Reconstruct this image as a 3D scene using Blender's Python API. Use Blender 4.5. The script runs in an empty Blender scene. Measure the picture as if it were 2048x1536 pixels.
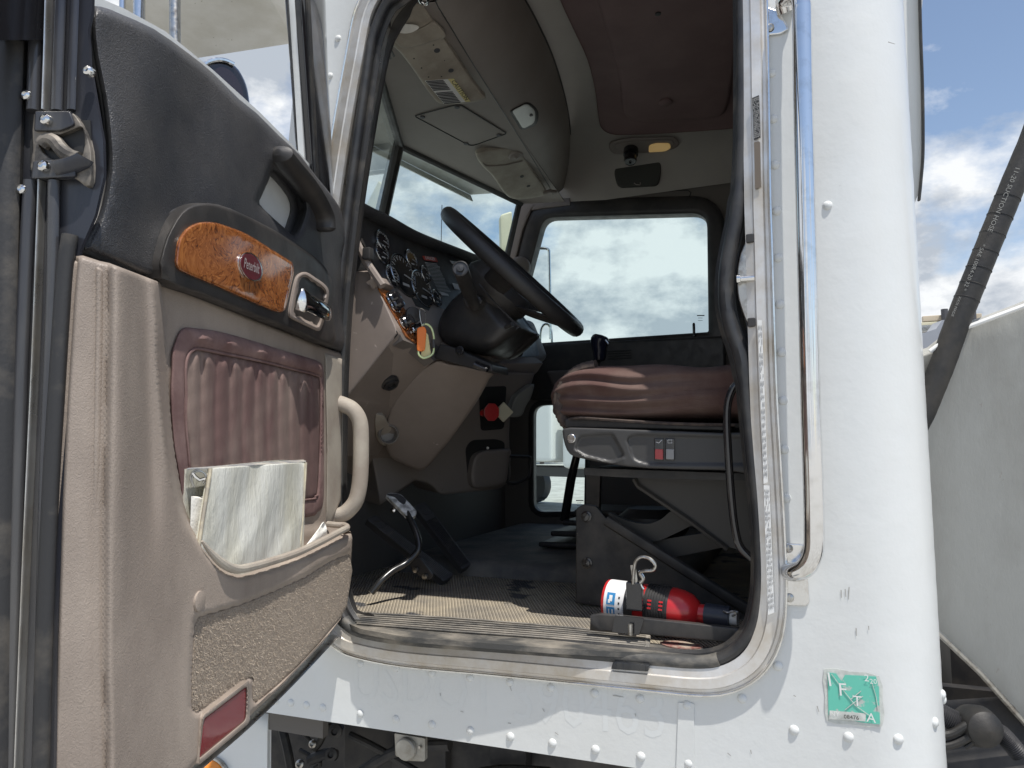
import bpy, bmesh, math, random
import numpy as np
from mathutils import Vector, Matrix
from mathutils.geometry import delaunay_2d_cdt
random.seed(7)
sc = bpy.context.scene
C = sc.collection
# ------------------------------------------------------------------ camera
FPX = 1450.0
CAM = Vector((0.0, -1.35, 1.58))
YAW, PIT, ROLL = math.radians(22.0), math.atan(0.0860), 0.008
R0 = Vector((math.cos(YAW), math.sin(YAW), 0))
F = Vector((-math.sin(YAW) * math.cos(PIT), math.cos(YAW) * math.cos(PIT), math.sin(PIT)))
U0 = R0.cross(F)
R = (R0 * math.cos(ROLL) - U0 * math.sin(ROLL)).normalized()
U = R.cross(F).normalized()
cd = bpy.data.cameras.new('camera')
cd.sensor_width = 36.0
cd.lens = 36.0 * FPX / 2048.0
cd.clip_start = 0.02
cd.clip_end = 5000
cam = bpy.data.objects.new('camera', cd)
C.objects.link(cam)
cam.matrix_world = Matrix(((R.x, U.x, -F.x, CAM.x), (R.y, U.y, -F.y, CAM.y), (R.z, U.z, -F.z, CAM.z), (0, 0, 0, 1)))
sc.camera = cam
# ------------------------------------------------------------------ light
SUN = Vector((-0.31, 0.235, -1.0)).normalized()          # the way the light travels
sl = bpy.data.lights.new('sun', 'SUN')
sl.energy = 4.4
sl.angle = math.radians(0.53)
sl.color = (1.0, 0.96, 0.9)
so = bpy.data.objects.new('sun', sl)
C.objects.link(so)
so.rotation_euler = SUN.to_track_quat('-Z', 'Y').to_euler()
so.location = (2, -3, 8)
w = bpy.data.worlds.new('World')
sc.world = w
w.use_nodes = True
nt = w.node_tree
N, L = nt.nodes, nt.links
N.clear()
out = N.new('ShaderNodeOutputWorld'); bg = N.new('ShaderNodeBackground')
sky = N.new('ShaderNodeTexSky'); sky.sky_type = 'NISHITA'; sky.sun_disc = False
sky.sun_elevation = math.asin(-SUN.z)
sky.sun_rotation = math.atan2(-SUN.x, -SUN.y)
sky.air_density = 1.0; sky.dust_density = 0.6; sky.ozone_density = 1.2
tc = N.new('ShaderNodeTexCoord')
mp = N.new('ShaderNodeMapping'); mp.inputs['Scale'].default_value = (1.0, 1.0, 1.7); mp.inputs['Location'].default_value = (3.3, 1.3, 0.45)
L.new(tc.outputs['Generated'], mp.inputs['Vector'])
n1 = N.new('ShaderNodeTexNoise'); n1.inputs['Scale'].default_value = 3.4; n1.inputs['Detail'].default_value = 9; n1.inputs['Roughness'].default_value = 0.58; n1.inputs['Distortion'].default_value = 0.05
L.new(mp.outputs[0], n1.inputs['Vector'])
cr1 = N.new('ShaderNodeValToRGB'); cr1.color_ramp.elements[0].position = 0.45; cr1.color_ramp.elements[1].position = 0.56
sx = N.new('ShaderNodeSeparateXYZ'); L.new(tc.outputs['Generated'], sx.inputs[0])
zr = N.new('ShaderNodeMapRange'); zr.inputs[1].default_value = 0.12; zr.inputs[2].default_value = 0.50; zr.inputs[3].default_value = 0.085; zr.inputs[4].default_value = -0.13; L.new(sx.outputs[2], zr.inputs[0])
xr = N.new('ShaderNodeMapRange'); xr.inputs[1].default_value = -0.6; xr.inputs[2].default_value = 0.5; xr.inputs[3].default_value = 0.06; xr.inputs[4].default_value = -0.045; L.new(sx.outputs[0], xr.inputs[0])
ad = N.new('ShaderNodeMath'); ad.operation = 'ADD'; ad2 = N.new('ShaderNodeMath'); ad2.operation = 'ADD'
L.new(n1.outputs['Fac'], ad.inputs[0]); L.new(zr.outputs[0], ad.inputs[1]); L.new(ad.outputs[0], ad2.inputs[0]); L.new(xr.outputs[0], ad2.inputs[1])
vo = N.new('ShaderNodeTexVoronoi'); vo.feature = 'F1'; vo.inputs['Scale'].default_value = 7.0; vo.inputs['Detail'].default_value = 2.0; vo.inputs['Roughness'].default_value = 0.6; vo.normalize = True
L.new(mp.outputs[0], vo.inputs['Vector'])
pv_ = N.new('ShaderNodeMapRange'); pv_.inputs[1].default_value = 0.1; pv_.inputs[2].default_value = 0.6; pv_.inputs[3].default_value = 0.055; pv_.inputs[4].default_value = -0.06; L.new(vo.outputs['Distance'], pv_.inputs[0])
ad3 = N.new('ShaderNodeMath'); ad3.operation = 'ADD'; L.new(ad2.outputs[0], ad3.inputs[0]); L.new(pv_.outputs[0], ad3.inputs[1])
L.new(ad3.outputs[0], cr1.inputs[0])
n2 = N.new('ShaderNodeTexNoise'); n2.inputs['Scale'].default_value = 7.5; n2.inputs['Detail'].default_value = 7; n2.inputs['Roughness'].default_value = 0.6
L.new(mp.outputs[0], n2.inputs['Vector'])
cr2 = N.new('ShaderNodeValToRGB'); e = cr2.color_ramp.elements
e[0].position = 0.43; e[0].color = (4.9, 5.4, 6.1, 1); e[1].position = 0.60; e[1].color = (9.3, 9.5, 9.7, 1)
ad4 = N.new('ShaderNodeMath'); ad4.operation = 'ADD'; L.new(n2.outputs['Fac'], ad4.inputs[0]); L.new(pv_.outputs[0], ad4.inputs[1]); L.new(ad4.outputs[0], cr2.inputs[0])
mx = N.new('ShaderNodeMix'); mx.data_type = 'RGBA'
gn = N.new('ShaderNodeMix'); gn.data_type = 'RGBA'; gn.blend_type = 'MULTIPLY'; gn.inputs[0].default_value = 1.0; gn.inputs[7].default_value = (1.75, 1.62, 1.52, 1); L.new(sky.outputs[0], gn.inputs[6])
L.new(cr1.outputs[0], mx.inputs[0]); L.new(gn.outputs[2], mx.inputs[6]); L.new(cr2.outputs[0], mx.inputs[7])
L.new(mx.outputs[2], bg.inputs[0]); bg.inputs[1].default_value = 0.09
L.new(bg.outputs[0], out.inputs[0])
sc.view_settings.view_transform = 'Standard'
sc.view_settings.look = 'None'
sc.view_settings.gamma = 1.0
sc.view_settings.exposure = 0.22
sc.cycles.max_bounces = 9
sc.cycles.diffuse_bounces = 5
sc.cycles.transparent_max_bounces = 16
sc.cycles.sample_clamp_indirect = 6
sc.cycles.use_denoising = True
# ------------------------------------------------------------------ picture rays -> points on real planes
def ray(px, py):
    return F + R * ((px - 1024.0) / FPX) - U * ((py - 768.0) / FPX)
class Plane:
    """plane through p with normal n (towards the viewer); calling it lands a sight line on it, off metres proud"""
    def __init__(s, p, n):
        s.p = Vector(p); s.n = Vector(n).normalized()
        if s.n.dot(CAM - s.p) < 0: s.n = -s.n
    def __call__(s, px, py, off=0.0):
        r = ray(px, py); q = s.p + s.n * off
        return CAM + r * ((q - CAM).dot(s.n) / r.dot(s.n))
def YP(y): return Plane((0, y, 0), (0, -1, 0))
def XP(x): return Plane((x, 0, 0), (1, 0, 0))
def ZP(z): return Plane((0, 0, z), (0, 0, 1 if z < CAM.z else -1))
def P3(a, b, c): return Plane(a, (b - a).cross(c - a))
HX, DA, DW = -0.958, math.radians(73.3), 0.88
HINGE = Vector((HX, 0, 0))
DD = Vector((math.cos(DA), -math.sin(DA), 0))            # along the open door, hinge to latch edge
DN = Vector((math.sin(DA), math.cos(DA), 0))             # its inner side
def DP(o=0.0): return Plane(HINGE + DN * o, DN)
def EP(o=0.0): return Plane(HINGE + DD * (DW + o), DD)
# ------------------------------------------------------------------ materials
M = {}
def nd(t, k, **kw):
    n = t.nodes.new(k)
    for a, b in kw.items(): n.inputs[a.replace('_', ' ')].default_value = b
    return n
def mat(name, col, rough=0.5, metal=0.0, col2=None, cs=4.0, thr=(0.4, 0.62), amt=1.0, bump=None, coat=0.0, spec=None, stretch=None, rvar=0.0, spots=None):
    m = bpy.data.materials.new(name); m.use_nodes = True; M[name] = m
    t = m.node_tree; b = t.nodes['Principled BSDF']
    b.inputs['Base Color'].default_value = (*col, 1); b.inputs['Roughness'].default_value = rough
    b.inputs['Metallic'].default_value = metal
    if spec is not None: b.inputs['Specular IOR Level'].default_value = spec
    if coat: b.inputs['Coat Weight'].default_value = coat; b.inputs['Coat Roughness'].default_value = 0.08
    tc = t.nodes.new('ShaderNodeTexCoord'); src = tc.outputs['Object']
    if stretch:
        mp = t.nodes.new('ShaderNodeMapping'); mp.inputs['Scale'].default_value = stretch
        t.links.new(src, mp.inputs[0]); src = mp.outputs[0]
    last = None
    if col2 is not None:
        n = nd(t, 'ShaderNodeTexNoise', Scale=cs, Detail=8.0, Roughness=0.62)
        t.links.new(src, n.inputs['Vector'])
        r = t.nodes.new('ShaderNodeValToRGB'); r.color_ramp.elements[0].position = thr[0]; r.color_ramp.elements[1].position = thr[1]
        r.color_ramp.elements[1].color = (amt, amt, amt, 1)
        t.links.new(n.outputs['Fac'], r.inputs[0])
        x = t.nodes.new('ShaderNodeMix'); x.data_type = 'RGBA'; x.inputs[6].default_value = (*col, 1); x.inputs[7].default_value = (*col2, 1)
        t.links.new(r.outputs[0], x.inputs[0]); last = x.outputs[2]
    if spots is not None:                                   # (colour, scale, threshold)
        n = nd(t, 'ShaderNodeTexNoise', Scale=spots[1], Detail=3.0, Roughness=0.7)
        t.links.new(src, n.inputs['Vector'])
        r = t.nodes.new('ShaderNodeValToRGB'); r.color_ramp.elements[0].position = spots[2]; r.color_ramp.elements[1].position = spots[2] + 0.04
        t.links.new(n.outputs['Fac'], r.inputs[0])
        x = t.nodes.new('ShaderNodeMix'); x.data_type = 'RGBA'; x.inputs[7].default_value = (*spots[0], 1)
        if last: t.links.new(last, x.inputs[6])
        else: x.inputs[6].default_value = (*col, 1)
        t.links.new(r.outputs[0], x.inputs[0]); last = x.outputs[2]
    if last: t.links.new(last, b.inputs['Base Color'])
    if rvar:
        n = nd(t, 'ShaderNodeTexNoise', Scale=cs * 2.3, Detail=6.0)
        t.links.new(src, n.inputs['Vector'])
        mr = t.nodes.new('ShaderNodeMapRange'); mr.inputs[1].default_value = 0.3; mr.inputs[2].default_value = 0.7
        mr.inputs[3].default_value = max(0.02, rough - rvar); mr.inputs[4].default_value = min(1, rough + rvar)
        t.links.new(n.outputs['Fac'], mr.inputs[0]); t.links.new(mr.outputs[0], b.inputs['Roughness'])
    if bump:
        kind, scale, dist = bump
        if kind == 'leather':
            v = t.nodes.new('ShaderNodeTexVoronoi'); v.feature = 'SMOOTH_F1'; v.inputs['Scale'].default_value = scale; v.inputs['Smoothness'].default_value = 0.6
            n = nd(t, 'ShaderNodeTexNoise', Scale=scale * 0.4, Detail=3.0)
            t.links.new(src, n.inputs['Vector'])
            mxv = t.nodes.new('ShaderNodeMix'); mxv.data_type = 'VECTOR'; mxv.inputs[0].default_value = 0.02
            t.links.new(src, mxv.inputs[4]); t.links.new(n.outputs['Color'], mxv.inputs[5]); t.links.new(mxv.outputs[1], v.inputs['Vector'])
            h = v.outputs['Distance']
        else:
            v = nd(t, 'ShaderNodeTexNoise', Scale=scale, Detail=6.0, Roughness=0.65); t.links.new(src, v.inputs['Vector']); h = v.outputs['Fac']
        bp = t.nodes.new('ShaderNodeBump'); bp.inputs['Distance'].default_value = dist; bp.inputs['Strength'].default_value = 1.0
        t.links.new(h, bp.inputs['Height']); t.links.new(bp.outputs[0], b.inputs['Normal'])
    return m
def glass(name, tint, refl=1.0):
    m = bpy.data.materials.new(name); m.use_nodes = True; M[name] = m
    t = m.node_tree; t.nodes.clear()
    o = t.nodes.new('ShaderNodeOutputMaterial'); a = t.nodes.new('ShaderNodeBsdfTransparent'); a.inputs[0].default_value = (*tint, 1)
    g = t.nodes.new('ShaderNodeBsdfGlossy'); g.inputs['Roughness'].default_value = 0.02
    fr = t.nodes.new('ShaderNodeFresnel'); fr.inputs[0].default_value = 1.45
    ml = t.nodes.new('ShaderNodeMath'); ml.operation = 'MULTIPLY'; ml.inputs[1].default_value = refl
    s = t.nodes.new('ShaderNodeMixShader')
    t.links.new(fr.outputs[0], ml.inputs[0]); t.links.new(ml.outputs[0], s.inputs[0]); t.links.new(a.outputs[0], s.inputs[1]); t.links.new(g.outputs[0], s.inputs[2]); t.links.new(s.outputs[0], o.inputs[0])
    return m
# ------------------------------------------------------------------ mesh tools
class MB:
    def __init__(s): s.v = []; s.f = []
    def add(s, vs, fs):
        n = len(s.v); s.v += [Vector(v) for v in vs]; s.f += [tuple(i + n for i in f) for f in fs]; return s
    def box(s, c, size, ax=None):
        ax = ax or (Vector((1, 0, 0)), Vector((0, 1, 0)), Vector((0, 0, 1))); c = Vector(c); h = [q / 2 for q in size]
        vs = [c + ax[0] * (h[0] * a) + ax[1] * (h[1] * b) + ax[2] * (h[2] * d) for a in (-1, 1) for b in (-1, 1) for d in (-1, 1)]
        return s.add(vs, [(0, 1, 3, 2), (4, 6, 7, 5), (0, 4, 5, 1), (2, 3, 7, 6), (0, 2, 6, 4), (1, 5, 7, 3)])
    def prism(s, pts, vec):
        n = len(pts); vec = Vector(vec); pts = [Vector(p) for p in pts]
        s.add(pts + [p + vec for p in pts], [tuple(range(n))[::-1], tuple(range(n, 2 * n))] + [(i, (i + 1) % n, (i + 1) % n + n, i + n) for i in range(n)])
        return s
    def tube(s, pts, r, n=12, closed=False, flat=None):
        pts = [Vector(p) for p in pts]; m = len(pts); rs = r if isinstance(r, (list, tuple)) else [r] * m
        ups = None; rings = []; base = len(s.v)
        for i in range(m):
            a = pts[(i - 1) % m] if (closed or i > 0) else pts[i]; b = pts[(i + 1) % m] if (closed or i < m - 1) else pts[i]
            t = (b - a).normalized()
            if ups is None:
                ups = t.orthogonal().normalized() if flat is None else (Vector(flat) - t * t.dot(Vector(flat))).normalized()
            elif flat is not None: ups = (Vector(flat) - t * t.dot(Vector(flat))).normalized()
            else: ups = (ups - t * ups.dot(t)).normalized()
            sd = t.cross(ups); rr = rs[i]; ra, rb = rr if isinstance(rr, tuple) else (rr, rr)
            s.v += [pts[i] + ups * (math.cos(k * 2 * math.pi / n) * ra) + sd * (math.sin(k * 2 * math.pi / n) * rb) for k in range(n)]
        for i in range(m if closed else m - 1):
            j = (i + 1) % m
            s.f += [(base + i * n + k, base + i * n + (k + 1) % n, base + j * n + (k + 1) % n, base + j * n + k) for k in range(n)]
        if not closed: s.f += [tuple(base + k for k in range(n))[::-1], tuple(base + (m - 1) * n + k for k in range(n))]
        return s
    def lathe(s, c, ax, prof, n=24):
        c = Vector(c); ax = Vector(ax).normalized(); u = ax.orthogonal().normalized(); v = ax.cross(u); base = len(s.v); m = len(prof)
        for r, h in prof: s.v += [c + ax * h + (u * math.cos(k * 2 * math.pi / n) + v * math.sin(k * 2 * math.pi / n)) * max(r, 1e-5) for k in range(n)]
        for i in range(m - 1): s.f += [(base + i * n + k, base + i * n + (k + 1) % n, base + (i + 1) * n + (k + 1) % n, base + (i + 1) * n + k) for k in range(n)]
        if prof[0][0] > 1e-4: s.f.append(tuple(base + k for k in range(n))[::-1])
        if prof[-1][0] > 1e-4: s.f.append(tuple(base + (m - 1) * n + k for k in range(n)))
        return s
    def sweep(s, path, prof, outf, closed=True):
        """path points, prof [(a,b)], outf(i)->(A,B) frame vectors"""
        base = len(s.v); m = len(path); k = len(prof)
        for i, p in enumerate(path):
            A, B = outf(i); s.v += [Vector(p) + A * a + B * b for a, b in prof]
        for i in range(m if closed else m - 1):
            j = (i + 1) % m; s.f += [(base + i * k + q, base + i * k + q + 1, base + j * k + q + 1, base + j * k + q) for q in range(k - 1)]
        return s
def setp(o, label=None, cat=None, group=None, kind=None):
    if label: o['label'] = label
    if cat: o['category'] = cat
    if group: o['group'] = group
    if kind: o['kind'] = kind
    return o
def par(o, p):
    if p is not None:
        o.parent = p
        o.matrix_parent_inverse = p.matrix_world.inverted() if p.type == 'EMPTY' else Matrix.Identity(4)
    return o
def link(name, me, m, parent=None, sharp=35, wn=False):
    if m is not None: me.materials.append(M[m] if isinstance(m, str) else m)
    o = bpy.data.objects.new(name, me); C.objects.link(o); par(o, parent)
    me.polygons.foreach_set('use_smooth', [True] * len(me.polygons)); me.set_sharp_from_angle(angle=math.radians(sharp))
    if wn:
        q = o.modifiers.new('wn', 'WEIGHTED_NORMAL'); q.keep_sharp = True
    return o
def build(name, mb, m, parent=None, bev=0.0, seg=2, sharp=35, sub=0, disp=None):
    me = bpy.data.meshes.new(name); bm = bmesh.new()
    vs = [bm.verts.new(v) for v in mb.v]
    for f in mb.f:
        try: bm.faces.new([vs[i] for i in f])
        except ValueError: pass
    bmesh.ops.recalc_face_normals(bm, faces=bm.faces)
    if bev:
        es = [e for e in bm.edges if len(e.link_faces) == 2 and e.calc_face_angle(0) > math.radians(28)]
        bmesh.ops.bevel(bm, geom=es, offset=bev, segments=seg, profile=0.5, affect='EDGES', clamp_overlap=True)
    if disp:
        for v in bm.verts: v.co = disp(v.co)
    bm.to_mesh(me); bm.free()
    o = link(name, me, m, parent, sharp, wn=bool(bev))
    if sub:
        q = o.modifiers.new('s', 'SUBSURF'); q.levels = sub; q.render_levels = sub
    return o
def empty(name, loc, label=None, cat=None, group=None, parent=None):
    o = bpy.data.objects.new(name, None); C.objects.link(o); o.location = loc; o.empty_display_size = 0.1
    if parent is not None: o.parent = parent; o.location = Vector(loc) - parent.location
    bpy.context.view_layer.update()
    return setp(o, label, cat, group)
def cr(pts, closed=True, n=4, cap=True):
    """smooth a traced outline (Catmull-Rom)"""
    m = len(pts); P = [tuple(map(float, p)) for p in pts]; o = []; dim = len(P[0])
    for i in range(m if closed else m - 1):
        a, b, c, d = (P[(i - 1) % m], P[i], P[(i + 1) % m], P[(i + 2) % m]) if closed else (P[max(i - 1, 0)], P[i], P[i + 1], P[min(i + 2, m - 1)])
        for k in range(n):
            t = k / n
            o.append(tuple(0.5 * (2 * b[q] + (c[q] - a[q]) * t + (2 * a[q] - 5 * b[q] + 4 * c[q] - d[q]) * t * t + (3 * b[q] - a[q] - 3 * c[q] + d[q]) * t ** 3) for q in range(dim)))
    if not closed: o.append(P[-1])
    return o
def rc(pts, r, n=4):
    """round the corners of a polygon by r"""
    o = []; m = len(pts)
    for i in range(m):
        p = np.array(pts[i], float)[:2]; rr = pts[i][2] if len(pts[i]) > 2 else r
        a = np.array(pts[i - 1], float)[:2]; b = np.array(pts[(i + 1) % m], float)[:2]
        la, lb = np.linalg.norm(a - p), np.linalg.norm(b - p); q = min(rr, la * 0.48, lb * 0.48)
        A = p + (a - p) / la * q; B = p + (b - p) / lb * q
        if q < 0.02 * min(la, lb) and rr <= 0: o.append(tuple(p)); continue
        for k in range(n + 1):
            t = k / n; o.append(tuple((1 - t) ** 2 * A + 2 * t * (1 - t) * p + t * t * B))
    return o
def inside(poly, P):
    poly = np.asarray(poly, float); x, y = P[:, 0], P[:, 1]; r = np.zeros(len(P), bool); j = len(poly) - 1
    for i in range(len(poly)):
        xi, yi = poly[i]; xj, yj = poly[j]; c = (yi > y) != (yj > y)
        with np.errstate(divide='ignore', invalid='ignore'): r ^= c & (x < (xj - xi) * (y - yi) / (yj - yi + 1e-30) + xi)
        j = i
    return r
def dist(poly, P, closed=True):
    poly = np.asarray(poly, float); d = np.full(len(P), 1e9)
    for i in range(len(poly) if closed else len(poly) - 1):
        a = poly[i]; b = poly[(i + 1) % len(poly)]; ab = b - a; l = ab @ ab
        if l < 1e-18: continue
        t = np.clip(((P - a) @ ab) / l, 0, 1); d = np.minimum(d, np.hypot(*(P - (a + t[:, None] * ab)).T))
    return d
def sdist(poly, P):
    d = dist(poly, P); return np.where(inside(poly, P), d, -d)
def sst(a, b, x):
    t = np.clip((x - a) / (b - a), 0, 1); return t * t * (3 - 2 * t)
def sheet(name, outline, pl, m, parent=None, sp=20.0, holes=(), thick=0.004, edge=None, hf=None, sharp=40, back=None, flatback=True):
    """a solid panel whose outline is traced on plane pl: edge=(px width, depth) rolls its rim back, hf(P)->relief in metres,
    thick metres deep"""
    loops = [outline] + list(holes); V = []; E = []; LP = []
    for lp in loops:
        q = []
        for i in range(len(lp)):
            a = np.array(lp[i][:2], float); b = np.array(lp[(i + 1) % len(lp)][:2], float); k = max(1, int(np.linalg.norm(b - a) / sp + 0.5))
            q += [tuple(a + (b - a) * t / k) for t in range(k)]
        q = [p for i, p in enumerate(q) if math.hypot(p[0] - q[i - 1][0], p[1] - q[i - 1][1]) > sp * 1e-3]
        n0 = len(V); V += q; E += [(n0 + i, n0 + (i + 1) % len(q)) for i in range(len(q))]; LP.append(np.array(q))
    nb = len(V); oa = LP[0]
    x0, y0 = oa.min(0); x1, y1 = oa.max(0)
    gx, gy = np.meshgrid(np.arange(x0 + sp * 0.5, x1, sp), np.arange(y0 + sp * 0.5, y1, sp)); gx = gx + (np.arange(gx.shape[0])[:, None] % 2) * sp * 0.5
    G = np.stack([gx.ravel(), gy.ravel()], 1)
    def dall(P):
        d = sdist(LP[0], P)
        for h in LP[1:]: d = np.minimum(d, -sdist(h, P))
        return d
    cand = []
    mind = sp * 0.45
    if edge:
        for fr in (0.12, 0.35, 0.65, 1.0):
            e_ = edge[0] * fr
            for q in LP:
                t = np.roll(q, -1, 0) - np.roll(q, 1, 0); t /= (np.hypot(*t.T)[:, None] + 1e-12); nn = np.stack([-t[:, 1], t[:, 0]], 1)
                for s_ in (1, -1):
                    c = q + nn * e_ * s_; d = dall(c); cand.append(c[(d > e_ * 0.93)])
        mind = edge[0] * 1.0 + sp * 0.4
    if len(G):
        G = G[dall(G) > mind]
    pts = V + [tuple(p) for c in cand for p in c] + [tuple(p) for p in G]
    res = delaunay_2d_cdt([Vector(p) for p in pts], E, [], 0, 1e-6 * max(1.0, sp))
    v2 = np.array([tuple(p) for p in res[0]]); fs = [f for f in res[2]]
    cen = np.array([v2[list(f)].mean(0) for f in fs]); ok = inside(LP[0], cen)
    for h in LP[1:]: ok &= ~inside(h, cen)
    fs = [f for f, o in zip(fs, ok) if o]
    off = np.zeros(len(v2)); d = None
    if edge:
        d = np.clip(dall(v2) / edge[0], 0, 1); off -= edge[1] * (1 - np.sqrt(np.clip(1 - (1 - d) ** 2, 0, 1)))
    if hf is not None: off += hf(v2)
    me = bpy.data.meshes.new(name); bm = bmesh.new()
    top = [bm.verts.new(pl(p[0], p[1], float(o))) for p, o in zip(v2, off)]
    for f in fs:
        try: bm.faces.new([top[i] for i in f])
        except ValueError: pass
    cnt = {}
    for f in fs:
        for i in range(len(f)):
            e_ = (f[i], f[(i + 1) % len(f)]); cnt[tuple(sorted(e_))] = cnt.get(tuple(sorted(e_)), 0) + 1
    bnd = [e_ for e_, c in cnt.items() if c == 1]
    if thick:
        n = pl.n if hasattr(pl, 'n') else back
        bot = {}
        for a, b in bnd:
            for i in (a, b):
                if i not in bot: bot[i] = bm.verts.new(top[i].co - n * thick)
            try: bm.faces.new([top[a], top[b], bot[b], bot[a]])
            except ValueError: pass
        if flatback:
            cap = [top[i] for i in range(len(top))]
            bk = {}
            for f in fs:
                ids = []
                for i in f:
                    if i in bot: ids.append(bot[i])
                    else:
                        if i not in bk: bk[i] = bm.verts.new(top[i].co - n * thick)
                        ids.append(bk[i])
                try: bm.faces.new(ids[::-1])
                except ValueError: pass
    for v in [v for v in bm.verts if not v.link_faces]: bm.verts.remove(v)
    bmesh.ops.recalc_face_normals(bm, faces=bm.faces)
    bm.to_mesh(me); bm.free()
    return link(name, me, m, parent, sharp)
class World2:
    """maps (u,v) metres straight to space"""
    def __init__(s, o, u, v, n): s.o = Vector(o); s.u = Vector(u); s.v = Vector(v); s.n = Vector(n).normalized()
    def __call__(s, a, b, off=0.0): return s.o + s.u * a + s.v * b + s.n * off
def text(name, string, pa, pb, pl, m, parent=None, off=0.001, hs=1.0, ext=0.0003, shear=0.0, bold=0.0):
    """lettering laid on plane pl running from picture point pa to pb"""
    cu = bpy.data.curves.new('t', 'FONT'); cu.body = string; cu.extrude = 0; cu.shear = shear; cu.offset = bold; cu.resolution_u = 2
    o = bpy.data.objects.new('t', cu); C.objects.link(o); bpy.context.view_layer.update()
    dg = bpy.context.evaluated_depsgraph_get(); me = bpy.data.meshes.new_from_object(o.evaluated_get(dg)); bpy.data.objects.remove(o); bpy.data.curves.remove(cu)
    xs = [v.co.x for v in me.vertices]
    if not xs: return None
    x0, x1 = min(xs), max(xs); a = pl(*pa, off); b = pl(*pb, off); d = (b - a); s = d.length / (x1 - x0); d.normalize(); up = pl.n.cross(d)
    for v in me.vertices: v.co = a + d * ((v.co.x - x0) * s) + up * (v.co.y * s * hs)
    me.name = name
    return link(name, me, m, parent)
class Surf:
    """lands sight lines on an already built mesh"""
    def __init__(s, o):
        from mathutils.bvhtree import BVHTree
        me = o.data; s.t = BVHTree.FromPolygons([v.co.copy() for v in me.vertices], [tuple(p.vertices) for p in me.polygons]); s.n = Vector((0, 0, -1))
    def __call__(s, px, py, off=0.0):
        d = ray(px, py); h, n, i, q = s.t.ray_cast(CAM, d)
        if h is None: h, n, i, q = s.t.find_nearest(CAM + d * 2.4)
        if n.dot(d) > 0: n = -n
        return h - d.normalized() * off
def copyof(src, off, parent=None):
    o = src.copy(); C.objects.link(o)
    if parent is not None: o.parent = parent
    o.location = Vector(o.location) + Vector(off); return o
# ------------------------------------------------------------------ palette
mat('white_paint', (0.655, 0.67, 0.66), 0.38, coat=0.35, bump=('noise', 4, 0.003), col2=(0.58, 0.58, 0.55), cs=4.0, thr=(0.42, 0.72), amt=0.4, spots=((0.35, 0.33, 0.3), 90, 0.745), rvar=0.06)
mat('tan_vinyl', (0.262, 0.216, 0.180), 0.5, col2=(0.36, 0.30, 0.25), cs=5.0, bump=('leather', 420, 0.0004), rvar=0.08, stretch=(1, 1, 0.6))
mat('tan_dusty', (0.31, 0.265, 0.22), 0.62, col2=(0.40, 0.36, 0.30), cs=9.0, bump=('leather', 420, 0.0005), rvar=0.08)
mat('tan_plastic', (0.255, 0.212, 0.184), 0.55, col2=(0.22, 0.182, 0.158), cs=6.0, bump=('noise', 700, 0.0002), spots=((0.42, 0.36, 0.31), 30, 0.70))
mat('dark_vinyl', (0.035, 0.036, 0.04), 0.42, col2=(0.06, 0.058, 0.058), cs=6.0, bump=('leather', 380, 0.0007), rvar=0.07)
mat('black_plastic', (0.026, 0.025, 0.025), 0.42, col2=(0.045, 0.041, 0.038), cs=12.0, rvar=0.1, bump=('noise', 600, 0.0002))
mat('black_gloss', (0.012, 0.012, 0.014), 0.15, coat=0.6)
mat('black_paint', (0.018, 0.02, 0.024), 0.28, col2=(0.09, 0.088, 0.082), cs=14.0, thr=(0.5, 0.8), rvar=0.1, stretch=(1, 1, 0.25))
mat('edge_paint', (0.028, 0.03, 0.038), 0.25, col2=(0.13, 0.125, 0.115), cs=9.0, thr=(0.45, 0.8), rvar=0.1, stretch=(1, 1, 0.12))
mat('rubber', (0.022, 0.022, 0.023), 0.55, col2=(0.12, 0.105, 0.085), cs=16.0, thr=(0.5, 0.85), bump=('noise', 200, 0.0004))
mat('rubber_dusty', (0.06, 0.06, 0.058), 0.6, col2=(0.38, 0.34, 0.28), cs=14.0, thr=(0.42, 0.72), bump=('noise', 160, 0.0008), stretch=(0.5, 1, 1))
mat('seal_grey', (0.022, 0.023, 0.026), 0.42, col2=(0.05, 0.048, 0.046), cs=16.0)
mat('maroon', (0.128, 0.074, 0.067), 0.9, col2=(0.22, 0.165, 0.138), cs=8.0, thr=(0.4, 0.66), bump=('noise', 500, 0.0005), spots=((0.10, 0.04, 0.045), 22, 0.68), stretch=(1, 1, 0.4))
mat('maroon_edge', (0.135, 0.075, 0.069), 0.85, col2=(0.25, 0.165, 0.148), cs=10.0, thr=(0.4, 0.66), bump=('noise', 500, 0.0005))
mat('maroon_roof', (0.20, 0.13, 0.125), 0.75, col2=(0.17, 0.108, 0.104), cs=5.0, bump=('noise', 400, 0.0004))
mat('headliner', (0.38, 0.355, 0.32), 0.8, col2=(0.34, 0.315, 0.285), cs=3.0, bump=('noise', 300, 0.0003), spots=((0.16, 0.14, 0.12), 60, 0.73))
mat('overhead', (0.255, 0.222, 0.198), 0.6, col2=(0.225, 0.195, 0.172), cs=4.0, bump=('noise', 500, 0.0002))
mat('visor', (0.38, 0.34, 0.28), 0.65, col2=(0.27, 0.235, 0.19), cs=9.0, bump=('noise', 350, 0.0003))
mat('carpet', (0.21, 0.168, 0.135), 0.95, col2=(0.40, 0.335, 0.265), cs=520.0, thr=(0.38, 0.6), bump=('noise', 600, 0.002))
mat('fibre', (0.37, 0.31, 0.245), 0.95)
mat('chrome', (0.80, 0.80, 0.80), 0.09, 1.0, col2=(0.6, 0.59, 0.56), cs=30, thr=(0.5, 0.8), rvar=0.05)
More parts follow.
